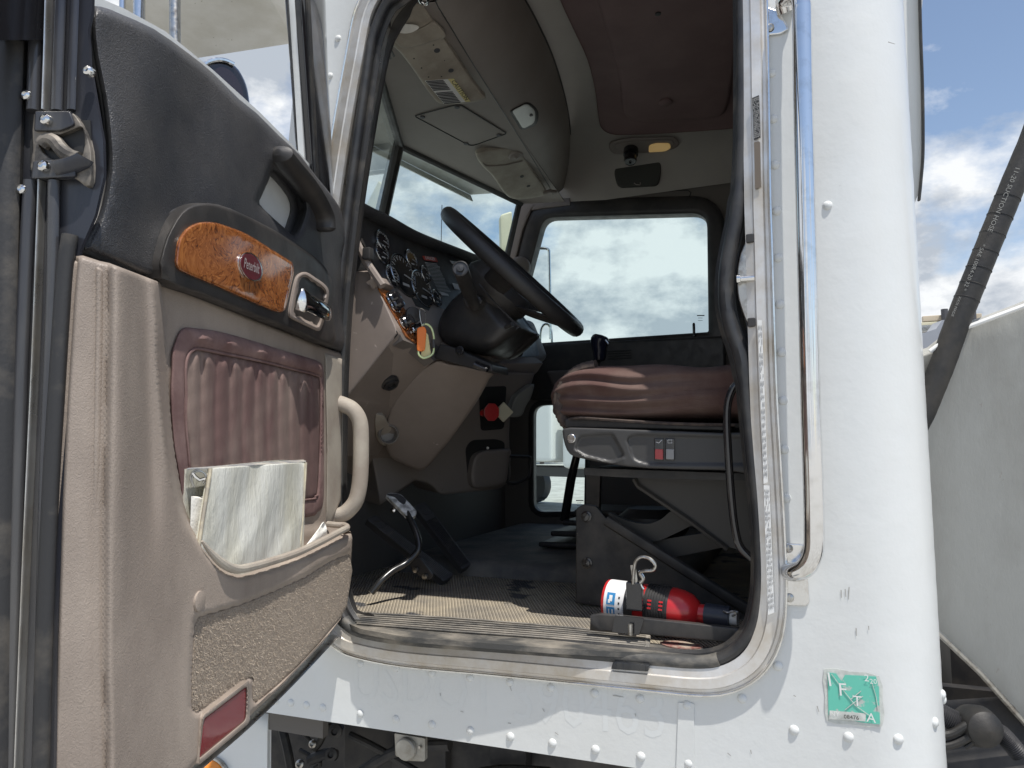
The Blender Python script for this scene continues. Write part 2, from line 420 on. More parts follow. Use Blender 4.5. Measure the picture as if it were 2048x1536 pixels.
mat('worn_chrome', (0.74, 0.74, 0.73), 0.14, 1.0, col2=(0.5, 0.47, 0.42), cs=40, thr=(0.5, 0.8), rvar=0.08)
mat('steel', (0.50, 0.49, 0.46), 0.35, 1.0, col2=(0.25, 0.22, 0.19), cs=50, thr=(0.45, 0.7), rvar=0.1)
mat('aluminium', (0.72, 0.71, 0.68), 0.34, 0.9, col2=(0.46, 0.41, 0.33), cs=12.0, thr=(0.42, 0.72), rvar=0.1, stretch=(0.7, 1, 0.7), bump=('noise', 120, 0.0003))
mat('ring_dusty', (0.70, 0.69, 0.67), 0.42, 0.55, col2=(0.50, 0.43, 0.33), cs=9.0, thr=(0.42, 0.72), rvar=0.1, bump=('noise', 120, 0.0003))
mat('white_plastic', (0.75, 0.74, 0.70), 0.4)
mat('paper', (0.80, 0.78, 0.72), 0.8, bump=('noise', 60, 0.002))
mat('lens_clear', (0.75, 0.78, 0.74), 0.15, coat=0.5, bump=('noise', 500, 0.001))
mat('white_ink', (0.75, 0.75, 0.73), 0.6)
mat('grey_ink', (0.55, 0.56, 0.56), 0.5)
mat('black_ink', (0.02, 0.02, 0.02), 0.6)
mat('red', (0.48, 0.02, 0.022), 0.3, coat=0.4)
mat('red_clear', (0.40, 0.012, 0.018), 0.25, coat=0.6)
mat('blue', (0.03, 0.22, 0.48), 0.5)
mat('orange', (0.85, 0.20, 0.02), 0.4)
mat('amber', (0.80, 0.26, 0.02), 0.25, coat=0.5)
mat('lime', (0.62, 0.72, 0.38), 0.3, 0.3)
mat('yellow', (0.7, 0.62, 0.3), 0.5)
mat('cream', (0.62, 0.58, 0.42), 0.5)
mat('dark_red', (0.10, 0.010, 0.016), 0.35, coat=0.3)
mat('teal', (0.13, 0.52, 0.40), 0.5, col2=(0.45, 0.50, 0.46), cs=60.0, thr=(0.56, 0.62))
mat('sticker_grey', (0.48, 0.50, 0.47), 0.5, col2=(0.62, 0.64, 0.6), cs=70.0)
mat('tank', (0.385, 0.385, 0.36), 0.6, col2=(0.27, 0.26, 0.235), cs=5.0, thr=(0.38, 0.72), spots=((0.32, 0.30, 0.27), 60, 0.70), stretch=(1, 1, 0.3), bump=('noise', 30, 0.002))
mat('visor_outer', (0.66, 0.66, 0.63), 0.6, col2=(0.52, 0.51, 0.46), cs=6.0, thr=(0.35, 0.65), spots=((0.22, 0.21, 0.17), 80, 0.70))
mat('hose', (0.013, 0.013, 0.013), 0.55, col2=(0.035, 0.031, 0.026), cs=15.0, bump=('noise', 150, 0.0006))
mat('sleeve', (0.024, 0.024, 0.026), 0.6)
mat('gravel', (0.50, 0.49, 0.45), 0.95, col2=(0.36, 0.35, 0.32), cs=1.6, thr=(0.4, 0.6), bump=('noise', 30, 0.02))
mat('leaf', (0.06, 0.10, 0.03), 0.8, col2=(0.035, 0.06, 0.02), cs=3.0)
mat('bark', (0.15, 0.11, 0.08), 0.9)
mat('far_white', (0.72, 0.72, 0.70), 0.5)
mat('far_tan', (0.55, 0.47, 0.35), 0.6)
mat('far_dark', (0.06, 0.06, 0.065), 0.5)
mat('reflector', (0.20, 0.008, 0.014), 0.22, coat=0.8, bump=('noise', 700, 0.002), spots=((0.5, 0.1, 0.1), 400, 0.68))
glass('glass_clear', (0.90, 0.95, 0.93), 0.6)
glass('glass_green', (0.76, 0.87, 0.86), 0.6)
glass('mirror_glass', (0.2, 0.2, 0.2), 6.0)
# emissive lamp behind the dome lens
m = mat('lamp_glow', (0.9, 0.7, 0.4), 0.3); m.node_tree.nodes['Principled BSDF'].inputs['Emission Color'].default_value = (1, 0.62, 0.2, 1); m.node_tree.nodes['Principled BSDF'].inputs['Emission Strength'].default_value = 0.12
# burl wood
m = mat('burl', (0.40, 0.12, 0.03), 0.18, coat=0.9); t = m.node_tree; b = t.nodes['Principled BSDF']
c_ = t.nodes.new('ShaderNodeTexCoord'); a1 = nd(t, 'ShaderNodeTexNoise', Scale=11.0, Detail=3.0, Distortion=2.2); t.links.new(c_.outputs['Object'], a1.inputs['Vector'])
mxa = t.nodes.new('ShaderNodeMix'); mxa.data_type = 'VECTOR'; mxa.inputs[0].default_value = 0.16; t.links.new(c_.outputs['Object'], mxa.inputs[4]); t.links.new(a1.outputs['Color'], mxa.inputs[5])
a2 = nd(t, 'ShaderNodeTexNoise', Scale=42.0, Detail=8.0, Roughness=0.6, Distortion=1.6); t.links.new(mxa.outputs[1], a2.inputs['Vector'])
r_ = t.nodes.new('ShaderNodeValToRGB'); e = r_.color_ramp.elements; e[0].position = 0.34; e[0].color = (0.10, 0.030, 0.010, 1); e[1].position = 0.66; e[1].color = (0.42, 0.165, 0.05, 1); q = e.new(0.48); q.color = (0.26, 0.083, 0.024, 1)
t.links.new(a2.outputs['Fac'], r_.inputs[0]); t.links.new(r_.outputs[0], b.inputs['Base Color'])
# seat weave
m = mat('seat_cloth', (0.10, 0.053, 0.045), 0.95, col2=(0.15, 0.10, 0.083), cs=9.0, thr=(0.4, 0.65)); t = m.node_tree; b = t.nodes['Principled BSDF']
c_ = t.nodes.new('ShaderNodeTexCoord'); mp_ = t.nodes.new('ShaderNodeMapping'); mp_.inputs['Rotation'].default_value = (0, math.radians(45), 0); mp_.inputs['Scale'].default_value = (420, 420, 420); ck = t.nodes.new('ShaderNodeTexVoronoi'); ck.inputs['Scale'].default_value = 1.0; ck.inputs['Randomness'].default_value = 0.15
t.links.new(c_.outputs['Object'], mp_.inputs[0]); t.links.new(mp_.outputs[0], ck.inputs['Vector']); bp = t.nodes.new('ShaderNodeBump'); bp.inputs['Distance'].default_value = 0.0016; t.links.new(ck.outputs['Distance'], bp.inputs['Height']); t.links.new(bp.outputs[0], b.inputs['Normal'])
# ribbed mat
m = mat('floor_mat', (0.29, 0.262, 0.222), 0.85, col2=(0.50, 0.43, 0.32), cs=7.0, thr=(0.34, 0.60), spots=((0.09, 0.09, 0.095), 6, 0.60)); t = m.node_tree; b = t.nodes['Principled BSDF']
c_ = t.nodes.new('ShaderNodeTexCoord'); mp_ = t.nodes.new('ShaderNodeMapping'); wv = t.nodes.new('ShaderNodeTexWave'); wv.inputs['Scale'].default_value = 42.0; wv.inputs['Distortion'].default_value = 0.0; mp_.inputs['Rotation'].default_value = (0, 0, math.radians(-28))
t.links.new(c_.outputs['Object'], mp_.inputs[0]); t.links.new(mp_.outputs[0], wv.inputs['Vector']); bp = t.nodes.new('ShaderNodeBump'); bp.inputs['Distance'].default_value = 0.004; t.links.new(wv.outputs['Fac'], bp.inputs['Height']); t.links.new(bp.outputs[0], b.inputs['Normal'])
src_ = b.inputs['Base Color'].links[0].from_socket; mm = t.nodes.new('ShaderNodeMix'); mm.data_type = 'RGBA'; mm.blend_type = 'MULTIPLY'; rr_ = t.nodes.new('ShaderNodeMapRange'); rr_.inputs[3].default_value = 1.0; rr_.inputs[4].default_value = 0.62
mm.inputs[0].default_value = 1.0; t.links.new(wv.outputs['Fac'], rr_.inputs[0]); t.links.new(src_, mm.inputs[6]); t.links.new(rr_.outputs[0], mm.inputs[7]); t.links.new(mm.outputs[2], b.inputs['Base Color'])
# ------------------------------------------------------------------ ground and air
g = MB(); g.add([(-400, -400, 0), (400, -400, 0), (400, 400, 0), (-400, 400, 0)], [(0, 1, 2, 3)])
setp(build('ground', g, 'gravel'), kind='structure')
# ------------------------------------------------------------------ the truck
T = empty('semi_truck', (-0.5, 0.85, 0.0), 'white truck cab with its driver door swung open', 'truck')
W0 = YP(0.0)
# --- door opening reference line (metal trim meets rubber), traced on the cab side
REF = [(738, 29), (720, 117), (694, 264), (668, 440), (654, 560), (645, 680), (640, 800), (638, 920), (638, 1050), (645, 1170), (658, 1232), (684, 1264), (719, 1281), (812, 1298), (969, 1311), (1125, 1325), (1300, 1341), (1400, 1349), (1455, 1341), (1500, 1311), (1526, 1256), (1533, 1175), (1529, 1060), (1522, 930), (1515, 800), (1510, 650), (1506, 500), (1503, 400), (1501, 250), (1499, 100), (1497, 0), (1494, -110), (1478, -190), (1440, -222), (1380, -218), (1100, -140), (880, -82), (810, -58), (768, -22)]
REFs = cr(REF, n=4)
ref3 = [W0(*p) for p in REFs]
def frame_on(path, nrm=Vector((0, -1, 0))):
    n = len(path); cen = sum(path, Vector()) / n
    def f(i):
        t = (path[(i + 1) % n] - path[i - 1]).normalized(); o = t.cross(nrm).normalized()
        if f.sgn is None:
            f.sgn = 1 if o.dot(path[i] - cen) > 0 else -1
        return o * f.sgn, nrm
    f.sgn = None
    return f
fr = frame_on(ref3)
# side wall: flat, then rolls round the rear corner
XR, RR = 0.075, 0.125
def wallmap(u, v, off=0.0):
    if u <= XR: return Vector((u, -off, v))
    a = (u - XR) / RR
    if a <= math.pi / 2: return Vector((XR + (RR + off) * math.sin(a), RR - (RR + off) * math.cos(a), v))
    return Vector((XR + RR + off, RR + (u - XR - RR * math.pi / 2), v))
class WM:
    n = Vector((0, -1, 0))
    def __call__(s, u, v, off=0.0): return wallmap(u, v, off)
hole = [(p.x, p.z) for p in ref3]
bz = W0(515, 1420).z; bz2 = W0(1330, 1533).z
ol = [(-1.27, bz - 0.003), (-1.27, 2.10), (-1.13, 2.14), (-1.09, 2.55), (-1.07, 2.98), (XR + RR * 1.5708 + 0.6, 2.98), (XR + RR * 1.5708 + 0.6, 0.80), (XR + 0.08, 0.80), (XR - 0.01, 0.80), (0.0, bz2 - .012), (W0(1390, 1536).x, bz2 - 0.01)]
body = sheet('side_panel', ol, WM(), 'white_paint', T, sp=0.028, holes=[hole], thick=0, sharp=30)
# inner liner of that wall so it has depth
lin = sheet('door_surround', [(-1.02, 1.02), (-1.06, 2.1), (-1.02, 2.9), (0.18, 2.9), (0.18, 1.02)], World2((0, 0.06, 0), (1, 0, 0), (0, 0, 1), (0, -1, 0)), 'black_plastic', T, sp=0.06, holes=[[(p.x + (0.0 if p.x > -.5 else 0.0), p.z) for p in [W0(*q) for q in cr([(x + (22 if x < 800 else -30 if x > 1440 else 0), y + (24 if y < 100 else -26 if y > 1240 else 0)) for x, y in REF], n=2)]]], thick=0.006)
# metal trim ring round the opening
prof = [(-0.012, 0.0), (-0.012, 0.008), (0.002, 0.012), (0.004, 0.0145), (0.020, 0.0155), (0.023, 0.009), (0.028, 0.0085), (0.0295, 0.0115), (0.033, 0.0115), (0.0345, 0.007), (0.0345, -0.004)]
ring = MB().sweep(ref3, [(a, b) for a, b in prof], fr)
build('door_opening_trim', ring, 'ring_dusty', T, sharp=28)
lip = MB().tube([p + fr(i)[0] * 0.0325 + Vector((0, -0.011, 0)) for i, p in enumerate(ref3)], 0.0026, 6, True)
build('trim_edge', lip, 'worn_chrome', T)
jamb = MB().sweep(ref3, [(-0.012, 0.0), (-0.012, -0.03), (-0.020, -0.034), (-0.020, -0.062)], fr)
build('door_jamb', jamb, 'aluminium', T, sharp=30)
# rubber weatherstrip with the bulge it has at the latch
SEAL = [(770, 12), (745, 75), (733, 150), (716, 270), (698, 400), (684, 520), (672, 640), (664, 800), (660, 950), (662, 1080), (668, 1180), (690, 1238), (722, 1264), (812, 1280), (969, 1292), (1125, 1303), (1300, 1318), (1385, 1324), (1428, 1321), (1466, 1304), (1499, 1268), (1516, 1214), (1522, 1130), (1515, 1010), (1505, 917), (1495, 820), (1484, 722), (1463, 655), (1453, 605), (1453, 546), (1462, 488), (1474, 429), (1480, 360), (1484, 280), (1485, 146), (1484, 0), (1480, -110), (1462, -175), (1425, -198), (1370, -192), (1100, -120), (900, -64), (830, -36), (795, -10)]
S3 = [YP(0.004)(*p) for p in cr(SEAL, n=4)]
wv_ = [0.0125 + (0.0035 if 430 < i < 0 else 0) for i in range(len(S3))]
for i, p in enumerate(cr(SEAL, n=4)):
    if p[0] > 1400 and 380 < p[1] < 760: wv_[i] = 0.0165
    elif p[0] > 1400: wv_[i] = 0.0135
seal = MB().tube(S3, [(a * 1.0, a * 0.85) for a in wv_], 12, True, flat=(0, 1, 0))
so_ = build('weatherstrip', seal, 'seal_grey', T)
fl = MB().tube([p + Vector((0, 0.018, 0)) for p in S3], [(0.010, a * 1.35) for a in wv_], 8, True, flat=(0, 1, 0))
build('weatherstrip_lip', fl, 'rubber', so_)
# the lower run of the strip is caked with dust
lowr = [q for q, p in zip(S3, cr(SEAL, n=4)) if p[1] > 1236 and p[0] < 1440]
lowr.sort(key=lambda q: q.x)
build('dusty_strip', MB().tube([q + Vector((0, -0.003, 0.0005)) for q in lowr], [(0.0135, 0.0125)] * len(lowr), 12, flat=(0, 1, 0)), 'rubber_dusty', so_)
# rivets
def rivet_mesh():
    mb = MB().lathe((0, 0, 0), (0, -1, 0), [(0.0082, -0.001), (0.0082, 0.0003), (0.0074, 0.0021), (0.0053, 0.0038), (0.0028, 0.0047), (0.0002, 0.0050)], 20)
    return mb
rv = build('rivet', rivet_mesh(), 'white_paint', T, sharp=60)
first = True
RV = [(1543, 147), (1547, 238), (1550, 330), (1553.5, 422), (1556, 516), (1560, 609), (1563, 705), (1566, 801), (1568.5, 899), (1572, 996), (1655, 411), (721, 1327), (792, 1336), (864, 1346), (940, 1355), (1020, 1364), (1102, 1375), (1189, 1386), (1280, 1397), (1374, 1410), (1484, 1397), (1556, 1332), (721, 1427), (792, 1438), (864, 1449), (941, 1461), (1021, 1473), (1105, 1486), (1191, 1499), (1282, 1513), (1377, 1527), (1588, 1460), (1697, 1474), (551, 1401), (582, 1405.5), (613, 1410), (646, 1415), (646, 1298), (660, 152), (676, 77)]
for q in RV:
    p = W0(*q); o = rv if first else copyof(rv, (0, 0, 0)); first = False; o.location = p
for (xx, zz) in ((1797, 1482), (1871, 1468), (1886, 1426), (1889, 1440)):
    # on the rolled corner
    best = None
    for k in range(300):
        u = XR + RR * 1.5708 * k / 299; zc = W0(xx, zz).z
        for dz in (-0.01, 0, 0.01):
            p = wallmap(u, zc + dz); d = p - CAM; pxx = 1024 + FPX * d.dot(R) / d.dot(F)
            if best is None or abs(pxx - xx) < best[0]: best = (abs(pxx - xx), u, zc)
    u = best[1]; a = (u - XR) / RR; o = copyof(rv, (0, 0, 0)); o.location = wallmap(u, best[2]); o.rotation_euler = (0, 0, a)
# lower door seam and the lapped strip beside it
x0, x1 = W0(1357, 1440).x, W0(1389, 1440).x
st = sheet('lap_strip', [(1357, 1405), (1388, 1407), (1389, 1545), (1352, 1545)], YP(-0.0022), 'white_paint', T, thick=0.0018, sp=30)
# ghost lettering left by a removed decal
ghost = mat('ghost_paint', (0.655, 0.672, 0.662), 0.42)
text('ghost_lettering', 'USDOT 390463', (708, 1397), (1330, 1478), YP(-0.0002), 'ghost_paint', T, off=0.0001, hs=1.25)
# scuffs
sct = None
for (a, b) in (((880, 1386), (881, 1392)), ((1019, 1370), (1023, 1382)), ((1085, 1417), (1089, 1424)), ((1226, 1391), (1247, 1394)), ((1270, 1427), (1272, 1433)), ((1110, 1465), (1117, 1470)), ((1016, 1446), (1022, 1447)), ((1587, 1391), (1592, 1393)), ((1455, 1506), (1462, 1512)), ((1501, 1500), (1503, 1508)), ((1682, 1180), (1683, 1196)), ((1690, 1178), (1692, 1194)), ((1698, 1174), (1697, 1199)), ((1712, 1256), (1713, 1272)), ((1737, 1252), (1738, 1260)), ((1776, 84), (1790, 88)), ((1634, 1412), (1638, 1424)), ((921, 1423), (927, 1424))):
    A, B = YP(-0.0012)(*a), YP(-0.0012)(*b); t = (B - A); n = t.cross(Vector((0, 1, 0))).normalized() * 0.0006
    build('paint_scuff', MB().add([A - n, A + n * 1.4, B + n * 0.6, B - n], [(0, 1, 2, 3)]), M.get('scuff') or mat('scuff', (0.34, 0.33, 0.31), 0.6), T)
# sticker
sk = sheet('sticker_backing', cr([(1648, 1338), (1700, 1343), (1758, 1352), (1765, 1400), (1764, 1453), (1700, 1448), (1653, 1441), (1650, 1390)], n=2), YP(-0.0012), 'sticker_grey', T, thick=0.0008, sp=12)
sk['label'] = 'torn permit sticker on the white cab side'
sheet('sticker_face', [(1655, 1345), (1672, 1347), (1683, 1362), (1690, 1350), (1752, 1353), (1758, 1375), (1760, 1449), (1723, 1445), (1657, 1430)], YP(-0.0022), 'teal', sk, thick=0.0005, sp=12)
sheet('number_panel', [(1659, 1421), (1732, 1427), (1731, 1443), (1658, 1438)], YP(-0.003), 'sticker_grey', sk, thick=0.0004, sp=12)
text('sticker_number', '08476', (1688, 1437), (1718, 1440), YP(-0.0032), 'black_ink', sk)
for s_, a, b in (('2', (1729, 1362), (1738, 1363)), ('NY', (1661, 1431), (1680, 1433)), ('20', (1740, 1367), (1754, 1368)), ('I', (1659, 1372), (1663, 1372)), ('F', (1680, 1391), (1694, 1392)), ('T', (1706, 1411), (1724, 1413)), ('A', (1733, 1443), (1752, 1446))):
    text('sticker_letters', s_, a, b, YP(-0.003), 'white_ink', sk)
sh = MB()
for pts in (((1663, 1348), (1690, 1385), (1712, 1412), (1740, 1432)), ((1722, 1382), (1700, 1400)), ((1690, 1420), (1702, 1410), (1726, 1392)), ((1744, 1366), (1752, 1392), (1756, 1418))):
    sh.tube([YP(-0.0032)(*p) for p in pts], 0.0006, 4)
build('sticker_cracks', sh, 'sticker_grey', sk)
# --- outside grab rail
GP = [(1572, 22), (1569, 8), (1572, -4), (1584, -12), (1598, -8), (1603, 10), (1604, 40), (1606, 200), (1611, 400), (1616, 600), (1621, 800), (1626, 960), (1628, 1060), (1626, 1105), (1612, 1134), (1592, 1144), (1580, 1143)]
GY = [-.006, -.014, -.024, -.036, -.046, -.051, -.051, -.051, -.051, -.051, -.051, -.051, -.051, -.049, -.042, -.026, -.006]
gp = [YP(y)(x, yy) for (x, yy, y) in cr([(a[0], a[1], b) for a, b in zip(GP, GY)], closed=False, n=6)]
rail = build('grab_rail', MB().tube(gp, 0.0160, 20), 'chrome', T)
for pts, sc2 in (([(1530, 12), (1560, 24), (1575, 52), (1576, 60), (1560, 68), (1529, 71)], [(1540, 55)]), ([(1566, 1086), (1612, 1089), (1616, 1160), (1619, 1206), (1612, 1212), (1568, 1210)], [(1577, 1097), (1579, 1196)])):
    bk = sheet('rail_bracket', rc(pts, 5), YP(-0.006), 'worn_chrome', rail, sp=12, thick=0.004, edge=(3, 0.0012))
    for c in sc2:
        p = YP(-0.0075)(*c); build('bracket_screw', MB().lathe(p, (0, -1, 0), [(0.0075, 0), (0.0072, 0.0015), (0.005, 0.003), (0.0012, 0.0036), (0.001, 0.0036)], 16).box(p + Vector((0, -0.0038, 0)), (0.0022, 0.0006, 0.012)), 'steel', rail)
# fairing strip behind the corner
fs = MB().tube([YP(0.32)(x, y) for x, y in cr([(1838, -80), (1841, 60), (1845, 180), (1846, 300), (1842, 360), (1838, 400)], closed=False, n=6)], [(0.010, 0.003)] * 31, 10, flat=(0, 1, 0))
build('roof_fairing_edge', fs, 'rubber', T)
fs = sheet('roof_fairing', cr([(1700, -80), (1837, -80), (1840, 60), (1844, 180), (1845, 300), (1840, 380), (1800, 440), (1700, 440)], n=2), YP(0.33), 'white_paint', T, sp=30, thick=0.03)
# ================================================================== the open door
D0 = DP(0.0)
RIBBON = [(191, 12), (215, 17), (239, 27), (308, 58), (376, 106), (427, 147), (478, 198), (513, 226), (560, 273), (598, 308), (632, 352), (663, 390), (684, 424), (697, 461), (695, 489), (685, 513), (684, 560), (686, 640), (686, 704), (600, 671), (500, 632), (400, 592), (318, 560), (265, 542), (219, 524), (164, 503), (166, 490), (185, 455), (202, 410), (214, 342), (212, 273), (202, 191), (186, 113), (180, 55), (183, 22)]
holep = [(549, 338), (578, 362), (602, 393), (608, 417), (603, 438), (596, 458), (590, 468), (584, 470), (567, 454), (540, 430), (519, 408), (523, 393), (537, 362)]
door = empty('door', HINGE + Vector((0, 0, 0.98)), parent=T)
# door shell
shell_o = [(60, 90), (190, -8), (330, 62), (520, 225), (640, 352), (686, 425), (690, 1180), (680, 1250), (660, 1285), (400, 1540), (330, 1610), (60, 1660)]
sheet('door_shell', cr(shell_o[1:9], closed=False, n=2) + [(660, 1285), (400, 1534), (320, 1600), (110, 1650), (112, 1300), (150, 500), (172, 400), (176, 100)], DP(-0.022), 'white_paint', door, sp=50, thick=0.030)
fib = build('door_edge_trim', MB().tube([DP(-0.004)(x, y) for x, y in cr([(380, 1545), (394, 1532), (488, 1452), (572, 1372), (645, 1296), (676, 1262), (690, 1230), (693, 1195)], closed=False, n=5)], [(0.012, 0.0045)] * 36, 8, flat=DN), 'aluminium', door)
# dark upper trim
def hf_up(P):
    h = -0.0 * P[:, 0]
    # soft valley running down behind the latch edge and swell toward the hinge
    c1 = np.array([(430, 120), (380, 260), (352, 400), (330, 520)], float)
    d = dist(c1, P, False); h = -0.010 * np.exp(-(d / 70) ** 2)
    h += 0.010 * np.exp(-((P[:, 0] - 250) / 60) ** 2) * sst(60, 300, P[:, 1])
    c2 = np.array([(560, 300), (590, 350), (614, 400), (608, 450), (590, 480)], float)
    h += 0.006 * np.exp(-(dist(c2, P, False) / 26) ** 2)
    return h
hl = sheet('upper_trim', cr(RIBBON, n=2), DP(0.012), 'dark_vinyl', door, sp=13, holes=[cr(holep, n=2)], thick=0.03, edge=(17, 0.020), hf=hf_up, sharp=60)
# pull grip arching over the hole
grip = [(549, 285), (575, 318), (598, 350), (620, 385), (638, 420), (644, 450)]
gq = [DP(0.026)(x, y) for x, y in cr([(556, 304), (580, 332), (606, 362), (630, 398), (646, 432), (648, 462)], closed=False, n=5)]
build('pull_grip', MB().tube(gq, [(0.008, 0.006)] + [(0.024, 0.015)] * (len(gq) - 2) + [(0.018, 0.012)], 14, flat=DN), 'black_plastic', door)
sheet('grip_pocket', cr([(545, 372), (560, 355), (578, 352), (600, 372), (612, 405), (612, 450), (592, 490), (560, 470), (505, 420), (510, 395)], n=3), DP(-0.035), 'dark_vinyl', door, sp=12, thick=0.01, hf=lambda P: 0.012 * np.exp(-(dist(np.array([(530, 400), (590, 450)], float), P, False) / 18) ** 2))
# raised bezel with burl inlay
BZ = [(322, 556), (326, 496), (342, 455), (362, 424), (386, 409), (417, 406), (461, 417), (547, 459), (615, 503), (645, 528), (664, 562), (667, 640), (668, 692), (600, 666), (500, 627), (400, 588)]
sheet('bezel', cr(BZ, n=2), DP(0.024), 'black_plastic', door, sp=16, thick=0.02, edge=(7, 0.007))
WD = [(352, 512), (356, 484), (368, 463), (384, 450), (403, 444), (431, 445), (465, 456), (496, 469), (547, 501), (576, 519), (586, 528), (588, 545), (583, 568), (575, 604), (569, 621), (560, 625), (545, 621), (513, 608), (427, 570), (370, 546), (356, 537), (351, 526)]
wd = sheet('wood_inlay', cr(WD, n=3), DP(0.029), 'burl', door, sp=12, thick=0.01, edge=(6, 0.004))
em = [(503 + 23 * math.cos(a) * 1.0 + 2 * math.sin(a), 533.5 + 28.5 * math.sin(a) + 7 * math.cos(a)) for a in [k * math.pi / 16 for k in range(32)]]
sheet('emblem_rim', em, DP(0.0335), 'worn_chrome', door, sp=8, thick=0.004, edge=(2.5, 0.0015))
em2 = [(503 + (x - 503) * 0.88, 533.5 + (y - 533.5) * 0.9) for x, y in em]
sheet('emblem', em2, DP(0.0343), 'dark_red', door, sp=8, thick=0.003)
mat('emblem_ink', (0.34, 0.30, 0.29), 0.5)
text('emblem_script', 'Peterbilt', (488, 535), (519, 548), DP(0.0346), 'emblem_ink', door, hs=1.5, shear=0.3, bold=0.004)
# inner release handle
HB = [(578, 628), (582, 600), (590, 562), (597, 549), (612, 544), (632, 556), (650, 569), (658, 583), (656, 605), (650, 636), (643, 656), (637, 662), (625, 657), (600, 645), (584, 637)]
sheet('handle_bezel', cr(HB, n=3), DP(0.030), 'tan_plastic', door, sp=9, thick=0.012, edge=(5, 0.004), hf=lambda P: -0.011 * sst(6, 13, sdist(cr(HB, n=2), P)))
hp = [DP(o)(x, y) for x, y, o in cr([(597, 597, 0.032), (608, 601, 0.040), (628, 611, 0.047), (648, 622, 0.047), (658, 628, 0.042)], closed=False, n=5)]
build('release_handle', MB().tube(hp, [(0.0135, 0.006)] + [(0.021, 0.0085)] * 6 + [(0.017, 0.0085)] * (len(hp) - 9) + [(0.013, 0.007), (0.008, 0.004)], 16, flat=(0, 0, 1)), 'chrome', door)
# tan lower trim: bolster column on the latch side runs into the band of the map pocket
LOW = [(156, 512), (166, 511), (200, 522), (219, 526), (318, 564), (400, 594), (500, 636), (600, 675), (684, 708), (684, 800), (678, 900), (674, 1000), (676, 1046), (690, 1055), (701, 1063), (705, 1076), (704, 1100), (701, 1139), (697, 1190), (682, 1238), (645, 1286), (572, 1363), (488, 1443), (394, 1524), (330, 1600), (105, 1640), (108, 1536), (115, 1300), (125, 1000), (135, 800), (148, 600)]
REC = [(318, 556), (326, 640), (329, 740), (342, 876), (360, 980), (380, 1042), (419, 1101), (447, 1129), (471, 1140), (497, 1137), (593, 1108), (663, 1073), (760, 1030), (760, 540)]
RECs = cr(REC[:12], closed=False, n=3) + REC[12:]
CARP = [(400, 1232), (488, 1206), (610, 1153), (699, 1105), (697, 1190), (680, 1237), (593, 1335), (520, 1400), (509, 1406), (504, 1398), (503, 1366), (497, 1357), (412, 1418), (391, 1424), (382, 1413), (384, 1314), (389, 1250)]
def hf_low(P):
    s = sdist(RECs, P); x, y = P[:, 0], P[:, 1]
    h = 0.052 * sst(5, -16, s)                       # stands proud outside the recess
    edge_x = 214 - 6 * np.clip((y - 740) / 300, -.4, 1) + 4 * sst(1300, 1500, y)
    h -= 0.014 * sst(14, -20, x - edge_x) + 0.006 * np.exp(-((x - edge_x) / 7.0) ** 2)                                # latch-side strip steps down
    h -= 0.026 * sst(0, 1, (edge_x - x) / 110.0)
    h -= 0.010 * np.exp(-((x - 292 - 0.03 * (y - 600)) / 20) ** 2) * sst(1180, 900, y)       # soft valley
    h += 0.006 * np.exp(-((x - 240) / 22) ** 2) * sst(1300, 900, y)
    h += 0.012 * sst(500, 680, x) * sst(1045, 1070, y)
    c = sdist(cr(CARP, n=2), P); h -= 0.010 * sst(-3, 3, c)                                    # carpet bed
    return h
low = sheet('lower_trim', LOW, DP(0.0), 'tan_vinyl', door, sp=7, thick=0.018, edge=(9, 0.008), hf=hf_low, sharp=80)
# pocket band hinge-side end and rounded rim
rimp = cr([(404, 1082, .046), (422, 1105, .050), (447, 1128, .055), (471, 1138, .056), (497, 1135, .057), (545, 1122, .058), (593, 1106, .060), (640, 1084, .063), (665, 1071, .066), (686, 1060, .066), (694, 1056, .064), (690, 1051, .050), (672, 1050, .030), (655, 1048, .010)], closed=False, n=4)
rim = build('pocket_rim', MB().tube([DP(o)(x, y) for x, y, o in rimp], [min(0.0062, 0.0015 + 0.0006 * i) for i in range(len(rimp))], 10), 'tan_dusty', door)
mb = MB(); a0 = [DP(0.048)(x, y) for x, y in ((690, 1056), (702, 1065), (704.5, 1078), (703, 1100), (700, 1139), (696, 1190), (681, 1237), (660, 1268))]; a1 = [DP(0.0)(x, y) for x, y in ((680, 1058), (684, 1066), (686, 1078), (685, 1100), (684, 1139), (681, 1180), (672, 1228), (655, 1262))]
mb.add(a0 + a1, [(i, i + 1, i + 9, i + 8) for i in range(7)]); build('pocket_end', mb, 'tan_vinyl', door)
# carpet panel with short pile
cp = sheet('carpet_panel', cr(CARP, n=2), DP(0.047), 'carpet', door, sp=10, thick=0.012, edge=(5, 0.004), hf=lambda P: 0.012 * sst(500, 680, P[:, 0]))
mb = MB(); oc = np.array(cr(CARP, n=2)); k = 0
rg = np.random.default_rng(3); PP = rg.uniform(oc.min(0), oc.max(0), (30000, 2)); PP = PP[sdist(oc, PP) > 2.5][:20000]
for x, y in PP:
    b = DP(0.047 + 0.012 * float(sst(500, 680, np.array([x]))[0]))(x, y); q = Vector(rg.normal(0, 0.0006, 3)); t = DN * rg.uniform(0.0008, 0.0024) + Vector(rg.normal(0, 0.0011, 3)) + Vector((0, 0, -0.0008))
    mb.add([b - q * .35, b + q * .35, b + t], [(0, 1, 2)])
build('pile', mb, 'fibre', cp)
